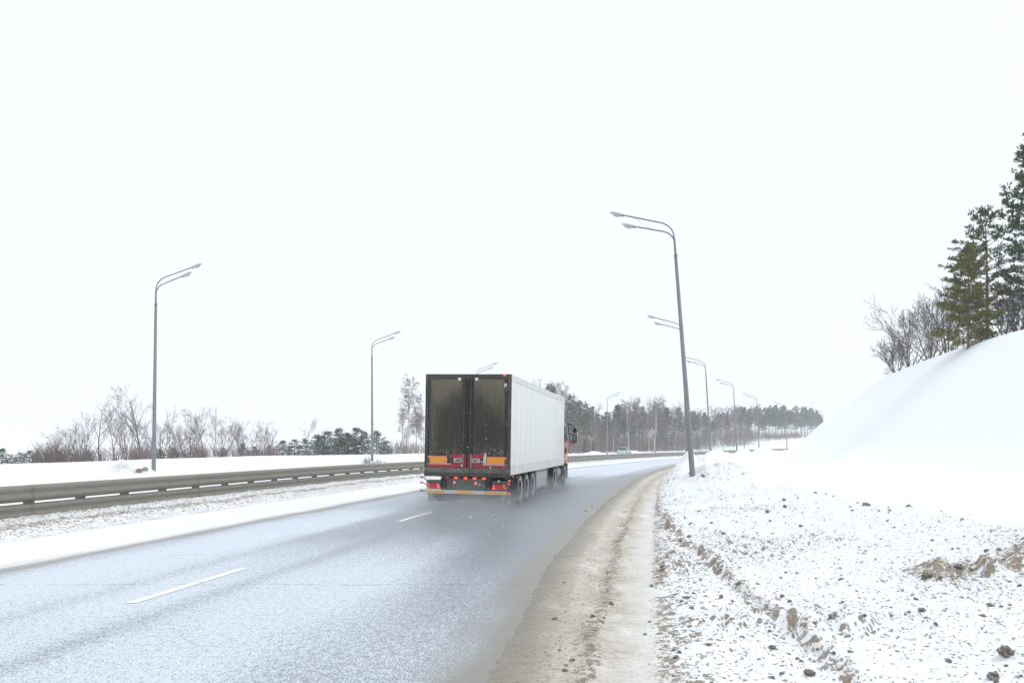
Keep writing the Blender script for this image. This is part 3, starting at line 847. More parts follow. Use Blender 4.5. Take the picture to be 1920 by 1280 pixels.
# rear frame
fr = MB()
fr.box(-W2, -W2+.10, -.03, .05, ZB-.07, ZT); fr.box(W2-.10, W2, -.03, .05, ZB-.07, ZT); fr.box(-W2+.10, W2-.10, -.03, .05, ZT-.14, ZT+.0)
fr.build('rear_frame', MFRAME, TR, bevel=.008)
m = MB(); m.box(-W2+.02, W2-.02, -.05, .04, ZB+.05, ZB+.20); m.build('sill', MSILL, TR, bevel=.01)
m = MB(); m.box(-W2-.0, W2-.02, -.06, .05, ZB-.07, ZB+.048); m.build('bumper_beam', MFRAME, TR, bevel=.012)
for s in (-1, 1):
    d = MB(); d.box(min(s*.015, s*(W2-.115)), max(s*.015, s*(W2-.115)), -.012, .05, ZB+.205, ZT-.15)
    door = d.build('rear_door', MGR, TR, bevel=.006)
    g = MB(); xa, xb = sorted((s*.015, s*.175)); g.box(xa, xb, -.026, -.0125, ZB+.21, ZT-.155); g.build('door_seal', MGASK, door)
    xa, xb = sorted((s*(W2-.125), s*(W2-.20 if s > 0 else W2-.165))); g = MB(); g.box(xa, xb, -.024, -.0125, ZB+.21, ZT-.155); g.build('door_edge', MGASK if s > 0 else MFRAME, door)
    bar = MB(); bar.tube([(s*.105, -.055, ZB-.03), (s*.105, -.055, ZT-.06)], .018, 10)
    for zz in (1.5, 2.2, 2.9, 3.6): bar.box(s*.105-.045, s*.105+.045, -.05, -.026, zz-.04, zz+.04)
    bar.build('locking_bar', MFRAME, door, smooth=False)
    b2 = MB(); b2.tube([(s*.125+.01, -.066, ZB+.0), (s*.125+.01, -.066, ZB+.62)], .016, 8); b2.build('locking_rod', MSIL, door, smooth=True)
    # hinges
    for zz in (1.42, 2.55, 3.62):
        h = MB(); xa, xb = sorted((s*(W2-.005), s*(W2-.17))); h.box(xa, xb, -.055, -.031, zz-.08, zz+.09); h.tube([(s*(W2-.03), -.06, zz-.1), (s*(W2-.03), -.06, zz+.11)], .02, 8)
        h.build('hinge', MFRAME, door, bevel=.004)
    m = MB(); m.tube([(s*.265, -.055, ZT-.155), (s*.265, -.013, ZT-.16)], [.04, .045], 10); m.box(s*.265-.05, s*.265+.05, -.06, -.012, ZT-.14, ZT-.12); m.build('snow_cap', MSNOW, door)
    # red panel with latch
    rp = MB(); xa, xb = sorted((s*.03, s*.50)); rp.box(xa, xb, -.034, -.027, ZB+.215, ZB+.62); r1 = rp.build('red_panel', MRED, door)
    rp = MB(); xa, xb = sorted((s*.50, s*1.25)); rp.box(xa, xb, -.034, -.027, ZB+.215, ZB+.30); rp.build('red_strip', MRED, door)
    rp = MB(); xa, xb = sorted((s*.50, s*1.25)); rp.box(xa, xb, -.038, -.027, ZB+.302, ZB+.33); rp.build('white_strip', MWR, door)
    g = MB(); g.box(-.022 if s < 0 else .005, -.005 if s < 0 else .022, -.04, -.03, ZB+.21, ZT-.16); g.build('centre_gasket', MGASK, door)
    lt = MB(); xa, xb = sorted((s*.15, s*.42)); lt.box(xa, xb, -.06, -.0345, ZB+.36, ZB+.50); l1 = lt.build('latch', MSIL, door, bevel=.006)
    lt = MB(); xa, xb = sorted((s*.20, s*.32)); lt.box(xa, xb, -.075, -.061, ZB+.405, ZB+.45); lt.build('latch_handle', MRED, door)
    lt = MB(); xa, xb = sorted((s*.42, s*.48)); lt.box(xa, xb, -.06, -.0345, ZB+.34, ZB+.52); lt.build('latch_end', MGASK, door)
    # amber reflector boards
    rf = MB(); xa, xb = sorted((s*.62, s*1.22)); rf.box(xa, xb, -.052, -.0385, ZB+.33, ZB+.555); rf_ = rf.build('reflector_board', MORB, door)
    rf = MB(); xa, xb = sorted((s*.675, s*1.165)); rf.box(xa, xb, -.056, -.0525, ZB+.375, ZB+.505); rf.build('reflector_field', MYEL, door)
m = MB(); m.prism_y([(.50, ZB+.34), (.60, ZB+.34), (.60, ZB+.62), (.585, ZB+.70), (.51, ZB+.56)], -.03, -.0275); m.build('peeled_paint', simple('cream_paint', (.62, .62, .50), .6), TR)
m = MB(); m.box(1.12, 1.20, -.032, -.0265, ZT-.40, ZT-.28); m.build('peeled_paint', MATS['cream_paint'], TR)
m = MB(); m.box(1.08, 1.17, -.045, -.031, ZT-.06, ZT-.02); m.build('marker_lamp', MLAMPON, TR)
# under-run assembly with lamp cluster
m = MB(); m.box(-.70, .74, -.02, .25, .50, ZB-.09); m.box(-.6, .6, .25, .9, .62, ZB-.10); m.build('rear_crossmember', MCHAS, TR, bevel=.01)
MDUST = simple('dusty_lamp_plate', (.095, .098, .092), .8, var=.35, scale=8, dirt=(.22, .21, .18), dirt_amt=.5)
m = MB(); m.box(-.60, .58, -.035, -.022, .56, .90); m.build('lamp_plate', MDUST, TR)
for x in (-.60, -.33, -.03, .25, .54):
    m = MB(); m.box(x-.055, x+.055, -.06, -.036, .885, .945); m.build('marker_lamp', MLAMPON if x > -.5 else MLAMP, TR, bevel=.006)
for x, z_, rr in ((-.38, .775, .05), (.29, .765, .05)):
    m = MB(); m.tube([(x, -.062, z_), (x, -.036, z_)], [rr*.8, rr], 14); r_ = m.build('round_lamp', MCLR, TR); m = MB(); m.tube([(x-.02, -.07, z_), (x-.02, -.0625, z_)], [.022, .028], 10); m.build('lamp_core', MLAMPON, r_)
m = MB(); m.tube([(.41, -.055, .735), (.41, -.036, .735)], [.04, .042], 14); m.build('coupling_cap', MSIL, TR)
for x, pts in ((-.42, 0), (.24, 0), (.33, 0), (.5, 0)):
    m = MB(); m.tube([(x, -.05, .73), (x+.03, -.07, .65), (x-.01, -.06, .58)], .011, 6); m.build('cable', MSIL, TR, smooth=True)
for s in (-1, 1):
    x0, x1 = sorted((s*.80, s*1.24))
    m = MB(); m.box(x0, x1, -.10, .22, .58, .84); m.box(x0-.01, x1+.01, -.12, .23, .765, .80); tl = m.build('lamp_box', MDUST, TR, bevel=.015)
    m = MB(); m.box(x0+.01, x1-.01, -.135, -.101, .60, .745); m.build('tail_light', MLAMP, tl, bevel=.012)
    for xx, mm, zz in ((x0+.06, MAMB if s < 0 else MLAMPON, .63), (x1-.05, MLAMPON if s < 0 else MAMB, .645)):
        m = MB(); m.box(xx-.045, xx+.045, -.146, -.1355, zz-.03, zz+.035); m.build('lit_lens', MLAMPON if mm is MLAMPON else MAMB, tl, bevel=.006)
    for xx in (x0+.07, x1-.07):
        m = MB(); m.tube([(xx, -.148, .715), (xx, -.1355, .715)], [.024, .028], 10); m.build('reversing_lens', MCLR, tl)
    m = MB(); m.box(x0+.1, x1-.1, .23, .6, .62, .80); m.build('lamp_bracket', MCHAS, tl)
bb = MB(); bb.box(-1.25, 1.25, -.16, -.05, .435, .545); bar_ = bb.build('rear_bumper', MWR, TR, bevel=.01)
def mat_stripe():
    t = NT('yellow_orange_striped_tape'); v = t.vec(); sp = t.n('ShaderNodeSeparateXYZ'); t.l(v, sp.inputs[0])
    w = t.math('FRACT', t.math('MULTIPLY', t.math('ADD', sp.outputs['X'], t.math('MULTIPLY', sp.outputs['Z'], 1.2)), 9))
    mid_ = t.mapr(t.math('ABSOLUTE', t.math('SUBTRACT', sp.outputs['Z'], .49)), .018, .022, 1, 0)
    c = t.mix(t.math('MULTIPLY', t.mapr(w, .5, .56), mid_), (.92, .48, .03), (.92, .20, .06))
    c = t.mix(t.mapr(t.noise(v, 14, 4), .5, .75, 0, .5), c, (.55, .40, .12))
    t.color(c); t.set(Roughness=.45); return t.m
MST = mat_stripe()
for x0, x1 in ((-1.235, -.66), (-.27, .25), (.60, 1.235)):
    m = MB(); m.box(x0, x1, -.166, -.1605, .445, .535); m.build('striped_tape', MST, bar_)
for s in (-1, 1):
    m = MB(); m.box(s*.75-.05, s*.75+.05, -.05, .6, .45, .53); m.box(s*.75-.05, s*.75+.05, .5, .6, .5, .95); m.build('bumper_stay', MCHAS, TR)
# rubber position-lamp stalks
for z0, z1, on in ((.80, .90, True), (.66, .745, True), (.50, .50, True)):
    m = MB(); m.tube([(-1.22, -.06, z0), (-1.33, -.07, z1), (-1.39, -.07, z1+.005)], [.014, .014, .02], 8); st = m.build('lamp_stalk', MCHAS, TR, smooth=True)
    m = MB(); m.tube([(-1.39, -.07, z1+.005), (-1.45, -.07, z1+.01)], [.028, .022], 10); m.build('stalk_lamp', MLAMP, st)
for z0 in (.86, .76, .48):
    m = MB(); m.tube([(1.22, -.02, z0), (1.31, 0, z0)], [.014, .014], 8); st = m.build('lamp_stalk', MCHAS, TR, smooth=True)
    m = MB(); m.tube([(1.31, -.035, z0), (1.31, .02, z0)], [.026, .03], 10); m.build('stalk_lamp', MLAMPON, st)
# mud flaps
m = MB(); m.box(-1.24, 1.22, .10, .125, .19, .47)
fl = m.build('spray_skirt', MFLAP, TR)
MCRE = simple('cream_rubber', (.50, .49, .42), .7, var=.2)
for k, (x, zt, zb) in enumerate([(-1.21, .42, .20), (-1.165, .43, .20), (-1.125, .40, .21), (-1.08, .30, .20), (-1.04, .27, .205), (-1.0, .255, .205), (-.96, .24, .205), (1.10, .42, .22), (1.16, .42, .20)]):
    m = MB(); m.prism_y([(x, zb), (x+.028, zb), (x+.035, zt), (x+.012, zt)] if x < 0 else [(x-.07, zb), (x-.035, zb), (x+.03, zt), (x, zt)], .088, .0985); m.build('skirt_stripe', MCRE, fl)
# chassis
ch = MB()
for s in (-1, 1): ch.box(s*.5-.06, s*.5+.06, .9, 13.2, .72, ZB+.05)
for yy in (2.9, 4.9, 7, 9): ch.box(-.56, .56, yy-.06, yy+.06, .78, .96)
ch.box(-.7, .7, .9, 10, ZB-.03, ZB+.055)
ch.build('chassis', MCHAS, TR)
def wheel(y, r, x_out, dual, hub_out):
    for s in (-1, 1):
        w = .36 if not dual else .60
        w = .385 if (not dual) else w
        xi, xo = x_out-w, x_out
        prof = [(xi, r*.62), (xi+.02, r*.85), (xi+.05, r*.975), (xi+.09, r), (xo-.08, r), (xo-.035, r*.975), (xo-.008, r*.86), (xo-.0, r*.74), (xo-.018, r*.585)]
        prof = prof+[(xo-.05, r*.575)]
        m = MB(); m.lathe_x([(s*a, b) for a, b in prof], y, r, 40); root = m.build('wheel', MTYRE, TR, smooth=True, fixn=True)
        a0 = xo-.022
        if hub_out: p2 = [(a0, r*.59), (a0-.0, r*.545), (a0-.05, r*.52), (a0-.10, r*.44), (a0-.06, r*.30), (a0-.04, r*.20), (a0+.0, r*.17), (a0+.01, r*.10), (a0+.01, .005)]
        else: p2 = [(a0, r*.59), (a0-.0, r*.545), (a0-.06, r*.52), (a0-.14, r*.46), (a0-.19, r*.34), (a0-.18, r*.25), (a0-.06, r*.20), (a0-.04, r*.15), (a0-.04, .005)]
        m = MB(); m.lathe_x([(s*a, b) for a, b in p2], y, r, 36); m.build('rim', MRIM, root, smooth=True, fixn=True)
        m = MB(); m.lathe_x([(s*(xo-.001), r*.77), (s*(xo+.006), r*.76), (s*(xo+.007), r*.70), (s*(a0+.004), r*.55), (s*(a0-.004), r*.50)], y, r, 36)
        # open ring only: drop the caps
        m.f = m.f[:-2]
        m.build('rim_edge', MRIML, root, smooth=True)
        for k in range(8):
            an = 2*math.pi*k/8; yy = y+math.cos(an)*r*.34; zz = r+math.sin(an)*r*.34
            bl = MB() if k == 0 else bl
            bl.tube([(s*(a0-(.17 if not hub_out else .05)), yy, zz), (s*(a0-(.13 if not hub_out else .01)), yy, zz)], .02, 6)
        bl.build('wheel_nuts', MSIL, root)
        if s == 1: ax = MB(); ax.tube([(-x_out+.3, y, r), (x_out-.3, y, r)], .07, 10); ax.build('axle', MCHAS, TR)
for y in (2.25, 3.56, 4.87): wheel(y, .515, 1.27, False, True)
wheel(10.95, .53, 1.27, True, False)
wheel(14.75, .53, 1.25, False, True)
# trailer mudguards: dark curved plates over the axles
for s in (-1, 1):
    m = MB()
    for y in (2.25, 3.56, 4.87):
        arc = [(y+.60*math.cos(a), .515+.56*math.sin(a)) for a in [math.pi*k/10 for k in range(1, 10)]]
        for (a, b) in zip(arc[:-1], arc[1:]):
            x0, x1 = sorted((s*.86, s*1.24)); 
            m.prism_x([(a[0], a[1]), (b[0], b[1]), (b[0], b[1]+.012), (a[0], a[1]+.012)], x0, x1)
    m.build('mudguard', MCHAS, TR)
    m = MB(); x0, x1 = sorted((s*.86, s*1.22)); m.box(x0, x1, 1.50, 1.52, .22, 1.0); m.build('mud_flap', MFLAP, TR)
# side locker
for s in (-1, 1):
    x0, x1 = sorted((s*.75, s*1.265))
    m = MB(); m.box(x0, x1, 5.75, 8.55, .27, ZB-.02); lk = m.build('pallet_locker', MLOCK, TR, bevel=.015)
    m = MB(); m.box(x0-.004, x1+.004, 5.9, 8.4, .255, .30); m.build('locker_edge', MGASK, lk)
    for yy in (6.0, 6.7, 7.4, 8.1):
        m = MB(); xa, xb = sorted((s*1.265, s*1.285)); m.box(xa, xb, yy-.05, yy+.05, .30, .36); m.box(xa, xb, yy-.05, yy+.05, .93, .98); m.build('locker_catch', MGASK, lk)
    m = MB(); m.tube([(s*1.10, 9.0, .70), (s*1.24, 9.0, .70)], [.11, .11], 14); e_ = m.build('red_canister', MRED, TR, smooth=False)
    m = MB(); m.box(min(s*1.0, s*1.2), max(s*1.0, s*1.2), 8.7, 9.3, .80, 1.0); m.build('canister_bracket', MCHAS, TR)
    for yy in (8.95,):
        m = MB(); m.tube([(s*.8, yy, 1.0), (s*.8, yy, .25)], .06, 10); m.build('landing_leg', MCHAS, TR)
m = MB(); m.box(1.255, 1.295, .75, .83, .93, 1.0); m.build('side_marker', MAMB, TR)
# tractor
tc = MB()
for s in (-1, 1): tc.box(s*.42-.05, s*.42+.05, 9.6, 15.9, .62, .95)
tc.box(-1.2, 1.2, 11.7, 11.75, .35, .9)
tc.build('tractor_chassis', MCHAS, TR)
for s in (-1, 1):
    m = MB(); m.tube([(s*.92, 11.85, .68), (s*.92, 13.35, .68)], .33, 20); tk = m.build('fuel_tank', MSIL, TR, smooth=False)
    for yy in (12.1, 13.1):
        mm = MB(); mm.tube([(s*.92, yy-.03, .68), (s*.92, yy+.03, .68)], .337, 20); mm.build('tank_strap', MGASK, tk)
    m = MB(); arc = [(10.95+.66*math.cos(a), .53+.62*math.sin(a)) for a in [math.pi*k/12 for k in range(0, 13)]]
    x0, x1 = sorted((s*.68, s*1.26))
    for (a, b) in zip(arc[:-1], arc[1:]): m.prism_x([a, b, (b[0]*1.0, b[1]+.015), (a[0], a[1]+.015)], x0, x1)
    m.build('drive_mudguard', MCHAS, TR)
    m = MB(); arc = [(14.75+.66*math.cos(a), .53+.64*math.sin(a)) for a in [math.pi*k/12 for k in range(-1, 13)]]
    x0, x1 = sorted((s*.85, s*1.25))
    for (a, b) in zip(arc[:-1], arc[1:]): m.prism_x([a, b, (b[0], b[1]+.02), (a[0], a[1]+.02)], x0, x1)
    m.build('steer_mudguard', MCHAS, TR)
    m = MB(); m.prism_y([(min(s*1.05, s*1.22), .22), (max(s*1.05, s*1.22), .22), (max(s*1.05, s*1.22), .34), (min(s*1.05, s*1.22), .34)], 11.64, 11.66); m.build('snow_lump', MSNOW, TR)
CW = 1.25
cab = MB()
prof_c = [(13.75, 1.05), (15.78, 1.05), (15.80, 1.9), (15.70, 2.4), (15.50, 2.9), (15.22, 3.35), (14.9, 3.6), (14.4, 3.68), (13.75, 3.62), (13.75, 2.9), (13.75, 2.35)]
cab.prism_x(prof_c, -CW, CW)
def tumble(mb):      # the cab narrows above the window line
    mb.v = [(x*(1-max(0, z-2.3)*.125), y_, z) for x, y_, z in mb.v]; return mb
tumble(cab)
cb = cab.build('cab', MCAB, TR, bevel=.07)
m = MB(); m.prism_x([(15.35, .32), (15.85, .32), (15.86, 1.04), (15.40, 1.04)], -CW, CW); m.prism_x([(13.8, .4), (14.05, .4), (14.05, 1.04), (13.8, 1.04)], -CW, CW); m.build('cab_step', simple('dark_grey_plastic', (.045, .04, .04), .6, var=.2), TR, bevel=.03)
m = MB(); m.prism_x([(15.79, 2.10), (15.76, 2.3), (15.42, 3.14), (15.38, 3.10), (15.70, 2.15)], -CW+.12, CW-.12); m.build('windscreen', MGLASS, cb)
for s in (-1, 1):
    m = MB(); x0, x1 = sorted((s*(CW-.01), s*(CW+.006))); m.prism_x([(14.75, 2.30), (14.75, 2.12), (15.60, 2.05), (15.62, 2.30), (15.36, 2.95), (14.80, 2.95)], x0, x1); tumble(m).build('side_window', MGLASS, cb)
    m = MB(); x0, x1 = sorted((s*(CW-.01), s*(CW+.004))); m.prism_x([(14.70, 1.1), (14.715, 1.1), (14.715, 2.3), (14.715, 3.1), (14.70, 3.1), (14.70, 2.3)], x0, x1); tumble(m).build('door_gap', MGASK, cb)
    m = MB(); x0, x1 = sorted((s*CW, s*(CW+.04))); m.box(x0, x1, 14.78, 14.98, 1.52, 1.80); m.build('door_handle', MGASK, cb, bevel=.01)
    m = MB()
    m.tube([(s*(CW-.02), 15.70, 2.95), (s*(CW+.22), 15.72, 2.86), (s*(CW+.34), 15.72, 2.72)], .024, 8)
    m.tube([(s*(CW-.02), 15.82, 2.46), (s*(CW+.34), 15.74, 2.44)], .022, 8)
    m.tube([(s*(CW-.0), 15.66, 2.98), (s*(CW+.05), 15.74, 2.5), (s*(CW+.12), 15.76, 2.02), (s*(CW+.30), 15.74, 1.97)], .022, 8)
    m.build('mirror_arm', MGASK, cb, smooth=True)
    m = MB(); x0, x1 = sorted((s*(CW+.20), s*(CW+.43))); m.box(x0, x1, 15.66, 15.80, 2.02, 2.46); mr = m.build('mirror', MGASK, cb, bevel=.03)
    m = MB(); x0, x1 = sorted((s*(CW+.24), s*(CW+.42))); m.box(x0, x1, 15.67, 15.79, 2.50, 2.72); m.build('wide_mirror', MGASK, cb, bevel=.03)
    m = MB(); x0, x1 = sorted((s*(CW+.23), s*(CW+.40))); m.box(x0, x1, 15.654, 15.6595, 2.12, 2.43); m.build('mirror_glass', simple('mirror_face', (.12, .2, .23), .15), cb)
    m = MB(); x0, x1 = sorted((s*(CW+.22), s*(CW+.42))); m.box(x0, x1, 15.655, 15.81, 1.985, 2.05); m.build('mirror_indicator', MCAB, cb, bevel=.01)
m = MB(); m.prism_x([(13.8, 3.62), (14.9, 3.62), (14.4, 3.84), (13.8, 3.90)], -.9, .9); m.build('wind_deflector', MCAB, cb, bevel=.04)

# spray thrown up behind the wheels
def spray():
    m = MB(); n = 20
    st = [(-7.0, -.2, .25, .9), (-5.5, -.1, .5, 1.4), (-3, 0, .75, 1.75), (-1, 0, .85, 1.8), (1, .05, .95, 1.75), (3.5, .1, 1.0, 1.75), (7, .15, .85, 1.75), (10.5, .15, .85, 1.75), (13.5, .15, .7, 1.7), (15.8, .1, .5, 1.5), (16.6, 0, .2, .8)]
    for (y_, x_, h, w) in st:
        for k in range(n):
            a = math.pi*2*k/n; m.v.append((x_+w*math.cos(a), y_, .012+h*max(0, math.sin(a))**.8 if math.sin(a) > 0 else .012))
    for i in range(len(st)-1):
        for k in range(n): m.f.append((i*n+k, i*n+(k+1) % n, (i+1)*n+(k+1) % n, (i+1)*n+k))
    m.f.append(tuple(range(n))[::-1]); m.f.append(tuple((len(st)-1)*n+k for k in range(n)))
    mt = bpy.data.materials.new('wheel_spray'); mt.use_nodes = True; nt = mt.node_tree; nt.nodes.clear()
    out = nt.nodes.new('ShaderNodeOutputMaterial'); pv = nt.nodes.new('ShaderNodeVolumePrincipled')
    pv.inputs['Color'].default_value = (.66, .67, .69, 1); pv.inputs['Anisotropy'].default_value = .2
    tcn = nt.nodes.new('ShaderNodeTexCoord'); sp = nt.nodes.new('ShaderNodeSeparateXYZ'); nt.links.new(tcn.outputs['Object'], sp.inputs[0])
    no = nt.nodes.new('ShaderNodeTexNoise'); no.inputs['Scale'].default_value = 1.5; no.inputs['Detail'].default_value = 3; nt.links.new(tcn.outputs['Object'], no.inputs['Vector'])
    def mp(v, a, b, c, d):
        k = nt.nodes.new('ShaderNodeMapRange'); k.interpolation_type = 'SMOOTHSTEP'; nt.links.new(v, k.inputs[0])
        for i, w in enumerate((a, b, c, d)): k.inputs[i+1].default_value = w
        return k.outputs[0]
    def mul(a, b):
        k = nt.nodes.new('ShaderNodeMath'); k.operation = 'MULTIPLY'
        for i, w in enumerate((a, b)):
            if isinstance(w, (int, float)): k.inputs[i].default_value = w
            else: nt.links.new(w, k.inputs[i])
        return k.outputs[0]
    ab = nt.nodes.new('ShaderNodeMath'); ab.operation = 'ABSOLUTE'; nt.links.new(sp.outputs['X'], ab.inputs[0])
    d = mul(mp(sp.outputs['Z'], .0, .85, 1, 0), mp(no.outputs['Fac'], .34, .66, 0, 1))
    d = mul(d, mp(sp.outputs['Y'], -7.0, 1.0, 0, 1)); d = mul(d, mp(sp.outputs['Y'], 13.5, 16.5, 1, 0)); d = mul(d, mp(ab.outputs[0], 1.25, 1.8, 1, 0))
    nt.links.new(mul(d, .95), pv.inputs['Density'])
    nt.links.new(pv.outputs[0], out.inputs['Volume'])
    o = m.build('wheel_spray', mt, fixn=True)
    o.matrix_world = Matrix.Translation((-1.35, 25.93, 0)) @ Matrix.Rotation(-th, 4, 'Z')
    tag(o, 'pale water spray around and behind the lorry wheels', kind='stuff')
spray()

# ------------------------------------------------------------------ car on the other carriageway
car = empty('car'); tag(car, 'pale silver-blue car with only its roof showing above the far guard rail', 'car')
MCARP = simple('silver_blue_paint', (.46, .56, .60), .3, .2, var=.04, coat=.5)
m = MB()
side = [(-2.15, .35), (2.1, .35), (2.18, .6), (2.05, .78), (1.15, .95), (.98, .98), (-1.5, .98), (-2.1, .9), (-2.2, .62)]
m.prism_x(side, -.86, .86); bd = m.build('body', MCARP, car, bevel=.06)
roof = [(1.05, .97), (.42, 1.42), (-.1, 1.48), (-.9, 1.44), (-1.65, .98)]
def tapered(profile, w0, w1, zlo, zhi):
    mm = MB(); n = len(profile)
    for s in (-1, 1):
        for (y_, z_) in profile:
            w = w0+(w1-w0)*(z_-zlo)/(zhi-zlo); mm.v.append((s*w, y_, z_))
    mm.f.append(tuple(range(n))); mm.f.append(tuple(range(n, 2*n))[::-1])
    for i in range(n):
        j = (i+1) % n; mm.f.append((i, n+i, n+j, j))
    return mm
tapered(roof, .82, .62, .97, 1.48).build('cabin', MCARP, car, bevel=.05)
def pane(name, pts): mm = MB(); mm.quadset(pts, [tuple(range(len(pts)))]); ob = mm.build(name, MGLASS, car); s_ = ob.modifiers.new('thick', 'SOLIDIFY'); s_.thickness = .01; s_.offset = 1; return ob
pane('windscreen', [(-.72, 1.03, 1.02), (.72, 1.03, 1.02), (.60, .50, 1.40), (-.60, .50, 1.40)])
pane('rear_window', [(.70, -1.60, 1.05), (-.70, -1.60, 1.05), (-.58, -1.0, 1.41), (.58, -1.0, 1.41)])
for s in (-1, 1):
    pane('side_window', [(s*.815, .82, 1.03), (s*.815, -1.35, 1.03), (s*.665, -.85, 1.39), (s*.665, .38, 1.38)][::s])
    m = MB(); m.box(s*.62-.16, s*.62+.16, 2.07, 2.17, .60, .76); m.build('headlight', MCLR, car, bevel=.02)
    m = MB(); x0, x1 = sorted((s*.86, s*1.0)); m.box(x0, x1, .75, .88, .95, 1.08); m.build('door_mirror', MGASK, car, bevel=.02)
    for y_ in (1.35, -1.35):
        m = MB(); x0 = s*.70; m.lathe_x([(0, .2), (.0, .30), (s*.03, .32), (s*.16, .32), (s*.19, .30), (s*.19, .2)], y_, .32, 20, x0); w_ = m.build('wheel', MTYRE, car, smooth=True, fixn=True)
        m = MB(); m.lathe_x([(s*.17, .2), (s*.195, .19), (s*.18, .05), (s*.20, .01)], y_, .32, 16, x0); m.build('rim', MRIM, w_, smooth=True, fixn=True)
cY = 160.; cX = pos(1170, cY); hc = heading(cY)
car.matrix_world = Matrix.Translation((cX, cY, cz(cX, cY)+.45)) @ Matrix.Rotation(math.pi-hc, 4, 'Z')

# ------------------------------------------------------------------ trees
def bark(name, a, b, scale=6, stretch=.25, snow=0.0):
    t = NT(name); v = t.vec()
    n = t.noise(t.scaled(v, (1, 1, stretch)), scale, 4, .7)
    c = t.mix(n, a, b)
    if snow:
        g = t.n('ShaderNodeNewGeometry'); sp = t.n('ShaderNodeSeparateXYZ'); t.l(g.outputs['Normal'], sp.inputs[0])
        c = t.mix(t.math('MULTIPLY', t.mapr(sp.outputs['Z'], .35, .75), snow), c, SNOW)
    t.color(c); t.set(Roughness=.9); return t.m
def birch_bark():
    t = NT('birch_bark'); v = t.vec()
    n = t.noise(t.scaled(v, (1, 1, 3.5)), 3.2, 4, .7)
    t.color(t.mix(t.mapr(n, .56, .66), t.mix(t.noise(v, 2), (.50, .47, .45), (.68, .65, .62)), (.10, .09, .09))); t.set(Roughness=.85); return t.m
B_BARE = bark('grey_brown_bark', (.085, .072, .068), (.19, .165, .155), snow=.8)
B_TWIG = bark('purple_brown_twigs', (.135, .096, .088), (.245, .19, .172), 1.5)
B_TWIG2 = bark('dark_twigs', (.05, .042, .042), (.11, .09, .085), 1.5, snow=.8)
B_PINE = bark('pine_bark', (.13, .075, .05), (.24, .14, .09), 4)
B_PINED = bark('grey_pine_bark', (.10, .085, .075), (.20, .165, .14), 4)
B_BIRCH = birch_bark()
def needles(name, a, b, snow=.0):
    t = NT(name); v = t.vec()
    n = t.noise(v, 1.6, 3, .6); n2 = t.noise(v, 9, 2, .5)
    c = t.mix(t.math('ADD', t.math('MULTIPLY', n, .6), t.math('MULTIPLY', n2, .4)), a, b)
    if snow: c = t.mix(t.math('MULTIPLY', t.mapr(t.noise(v, 3.5, 4, .6), .53, .62), snow), c, (.8, .83, .86))
    t.color(c); t.set(Roughness=.7); t.b.inputs['Specular IOR Level'].default_value = .3
    return t.m
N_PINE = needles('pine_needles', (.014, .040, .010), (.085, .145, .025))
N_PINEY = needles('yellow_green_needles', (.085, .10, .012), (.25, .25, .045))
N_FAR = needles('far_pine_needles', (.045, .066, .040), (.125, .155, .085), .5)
N_SPR = needles('spruce_needles', (.11, .145, .11), (.27, .30, .235), .85)

def vdir(a, e): return (math.cos(a)*math.cos(e), math.sin(a)*math.cos(e), math.sin(e))
def limb(rng, tw, lv, p, d, L, r, depth, P):
    """one wandering limb with its side shoots; tw[k] collects level k"""
    n = P['seg'][min(lv, len(P['seg'])-1)]
    pts = [p]; rad = [r]
    dx, dy, dz = d
    for i in range(n):
        j = P['wig']*(1 if lv else .45)
        dx += rng.gauss(0, j); dy += rng.gauss(0, j); dz += rng.gauss(0, j*.7)+P['up'][min(lv, len(P['up'])-1)]/n
        q = math.sqrt(dx*dx+dy*dy+dz*dz); dx /= q; dy /= q; dz /= q
        p = (p[0]+dx*L/n, p[1]+dy*L/n, p[2]+dz*L/n); pts.append(p)
        rad.append(max(P['rmin'], r*(1-(i+1)/n*P['taper'])))
    tw[0 if lv < P['woodlv'] else 1].tube(pts, rad, 7 if lv == 0 else (5 if lv == 1 else 3), cap=False)
    if lv >= depth: return
    k = P['kids'][lv]; st = P['start'][min(lv, len(P['start'])-1)]
    for c in range(k):
        t = st+(1-st)*(c+rng.random())/k
        i = min(n-1, int(t*n)); f = t*n-i
        a, b = pts[i], pts[i+1]
        q = tuple(a[m]+(b[m]-a[m])*f for m in range(3))
        ax = (b[0]-a[0], b[1]-a[1], b[2]-a[2]); l = math.sqrt(sum(x*x for x in ax)); ax = tuple(x/l for x in ax)
        az = rng.uniform(0, 6.283); sp = P['ang'][min(lv, len(P['ang'])-1)]*rng.uniform(.7, 1.25)
        u = (1, 0, 0) if abs(ax[0]) < .8 else (0, 1, 0)
        w = (ax[1]*u[2]-ax[2]*u[1], ax[2]*u[0]-ax[0]*u[2], ax[0]*u[1]-ax[1]*u[0]); l = math.sqrt(sum(x*x for x in w)); w = tuple(x/l for x in w)
        u = (w[1]*ax[2]-w[2]*ax[1], w[2]*ax[0]-w[0]*ax[2], w[0]*ax[1]-w[1]*ax[0])
        nd = tuple(ax[m]*math.cos(sp)+(u[m]*math.cos(az)+w[m]*math.sin(az))*math.sin(sp) for m in range(3))
        ln = L*P['len'][min(lv, len(P['len'])-1)]*rng.uniform(.65, 1.15)*(1.15-.55*(t if lv == 0 else t*.6))
        limb(rng, tw, lv+1, q, nd, ln, max(P['rmin'], rad[i]*P['rk']), depth, P)
BARE = dict(seg=[7, 5, 4, 3, 2], up=[.05, .35, .25, .2], wig=.13, taper=.82, rmin=.008, woodlv=2, kids=[9, 6, 5, 3], start=[.28, .25, .15], ang=[.75, .65, .7], len=[.58, .52, .48], rk=.55)
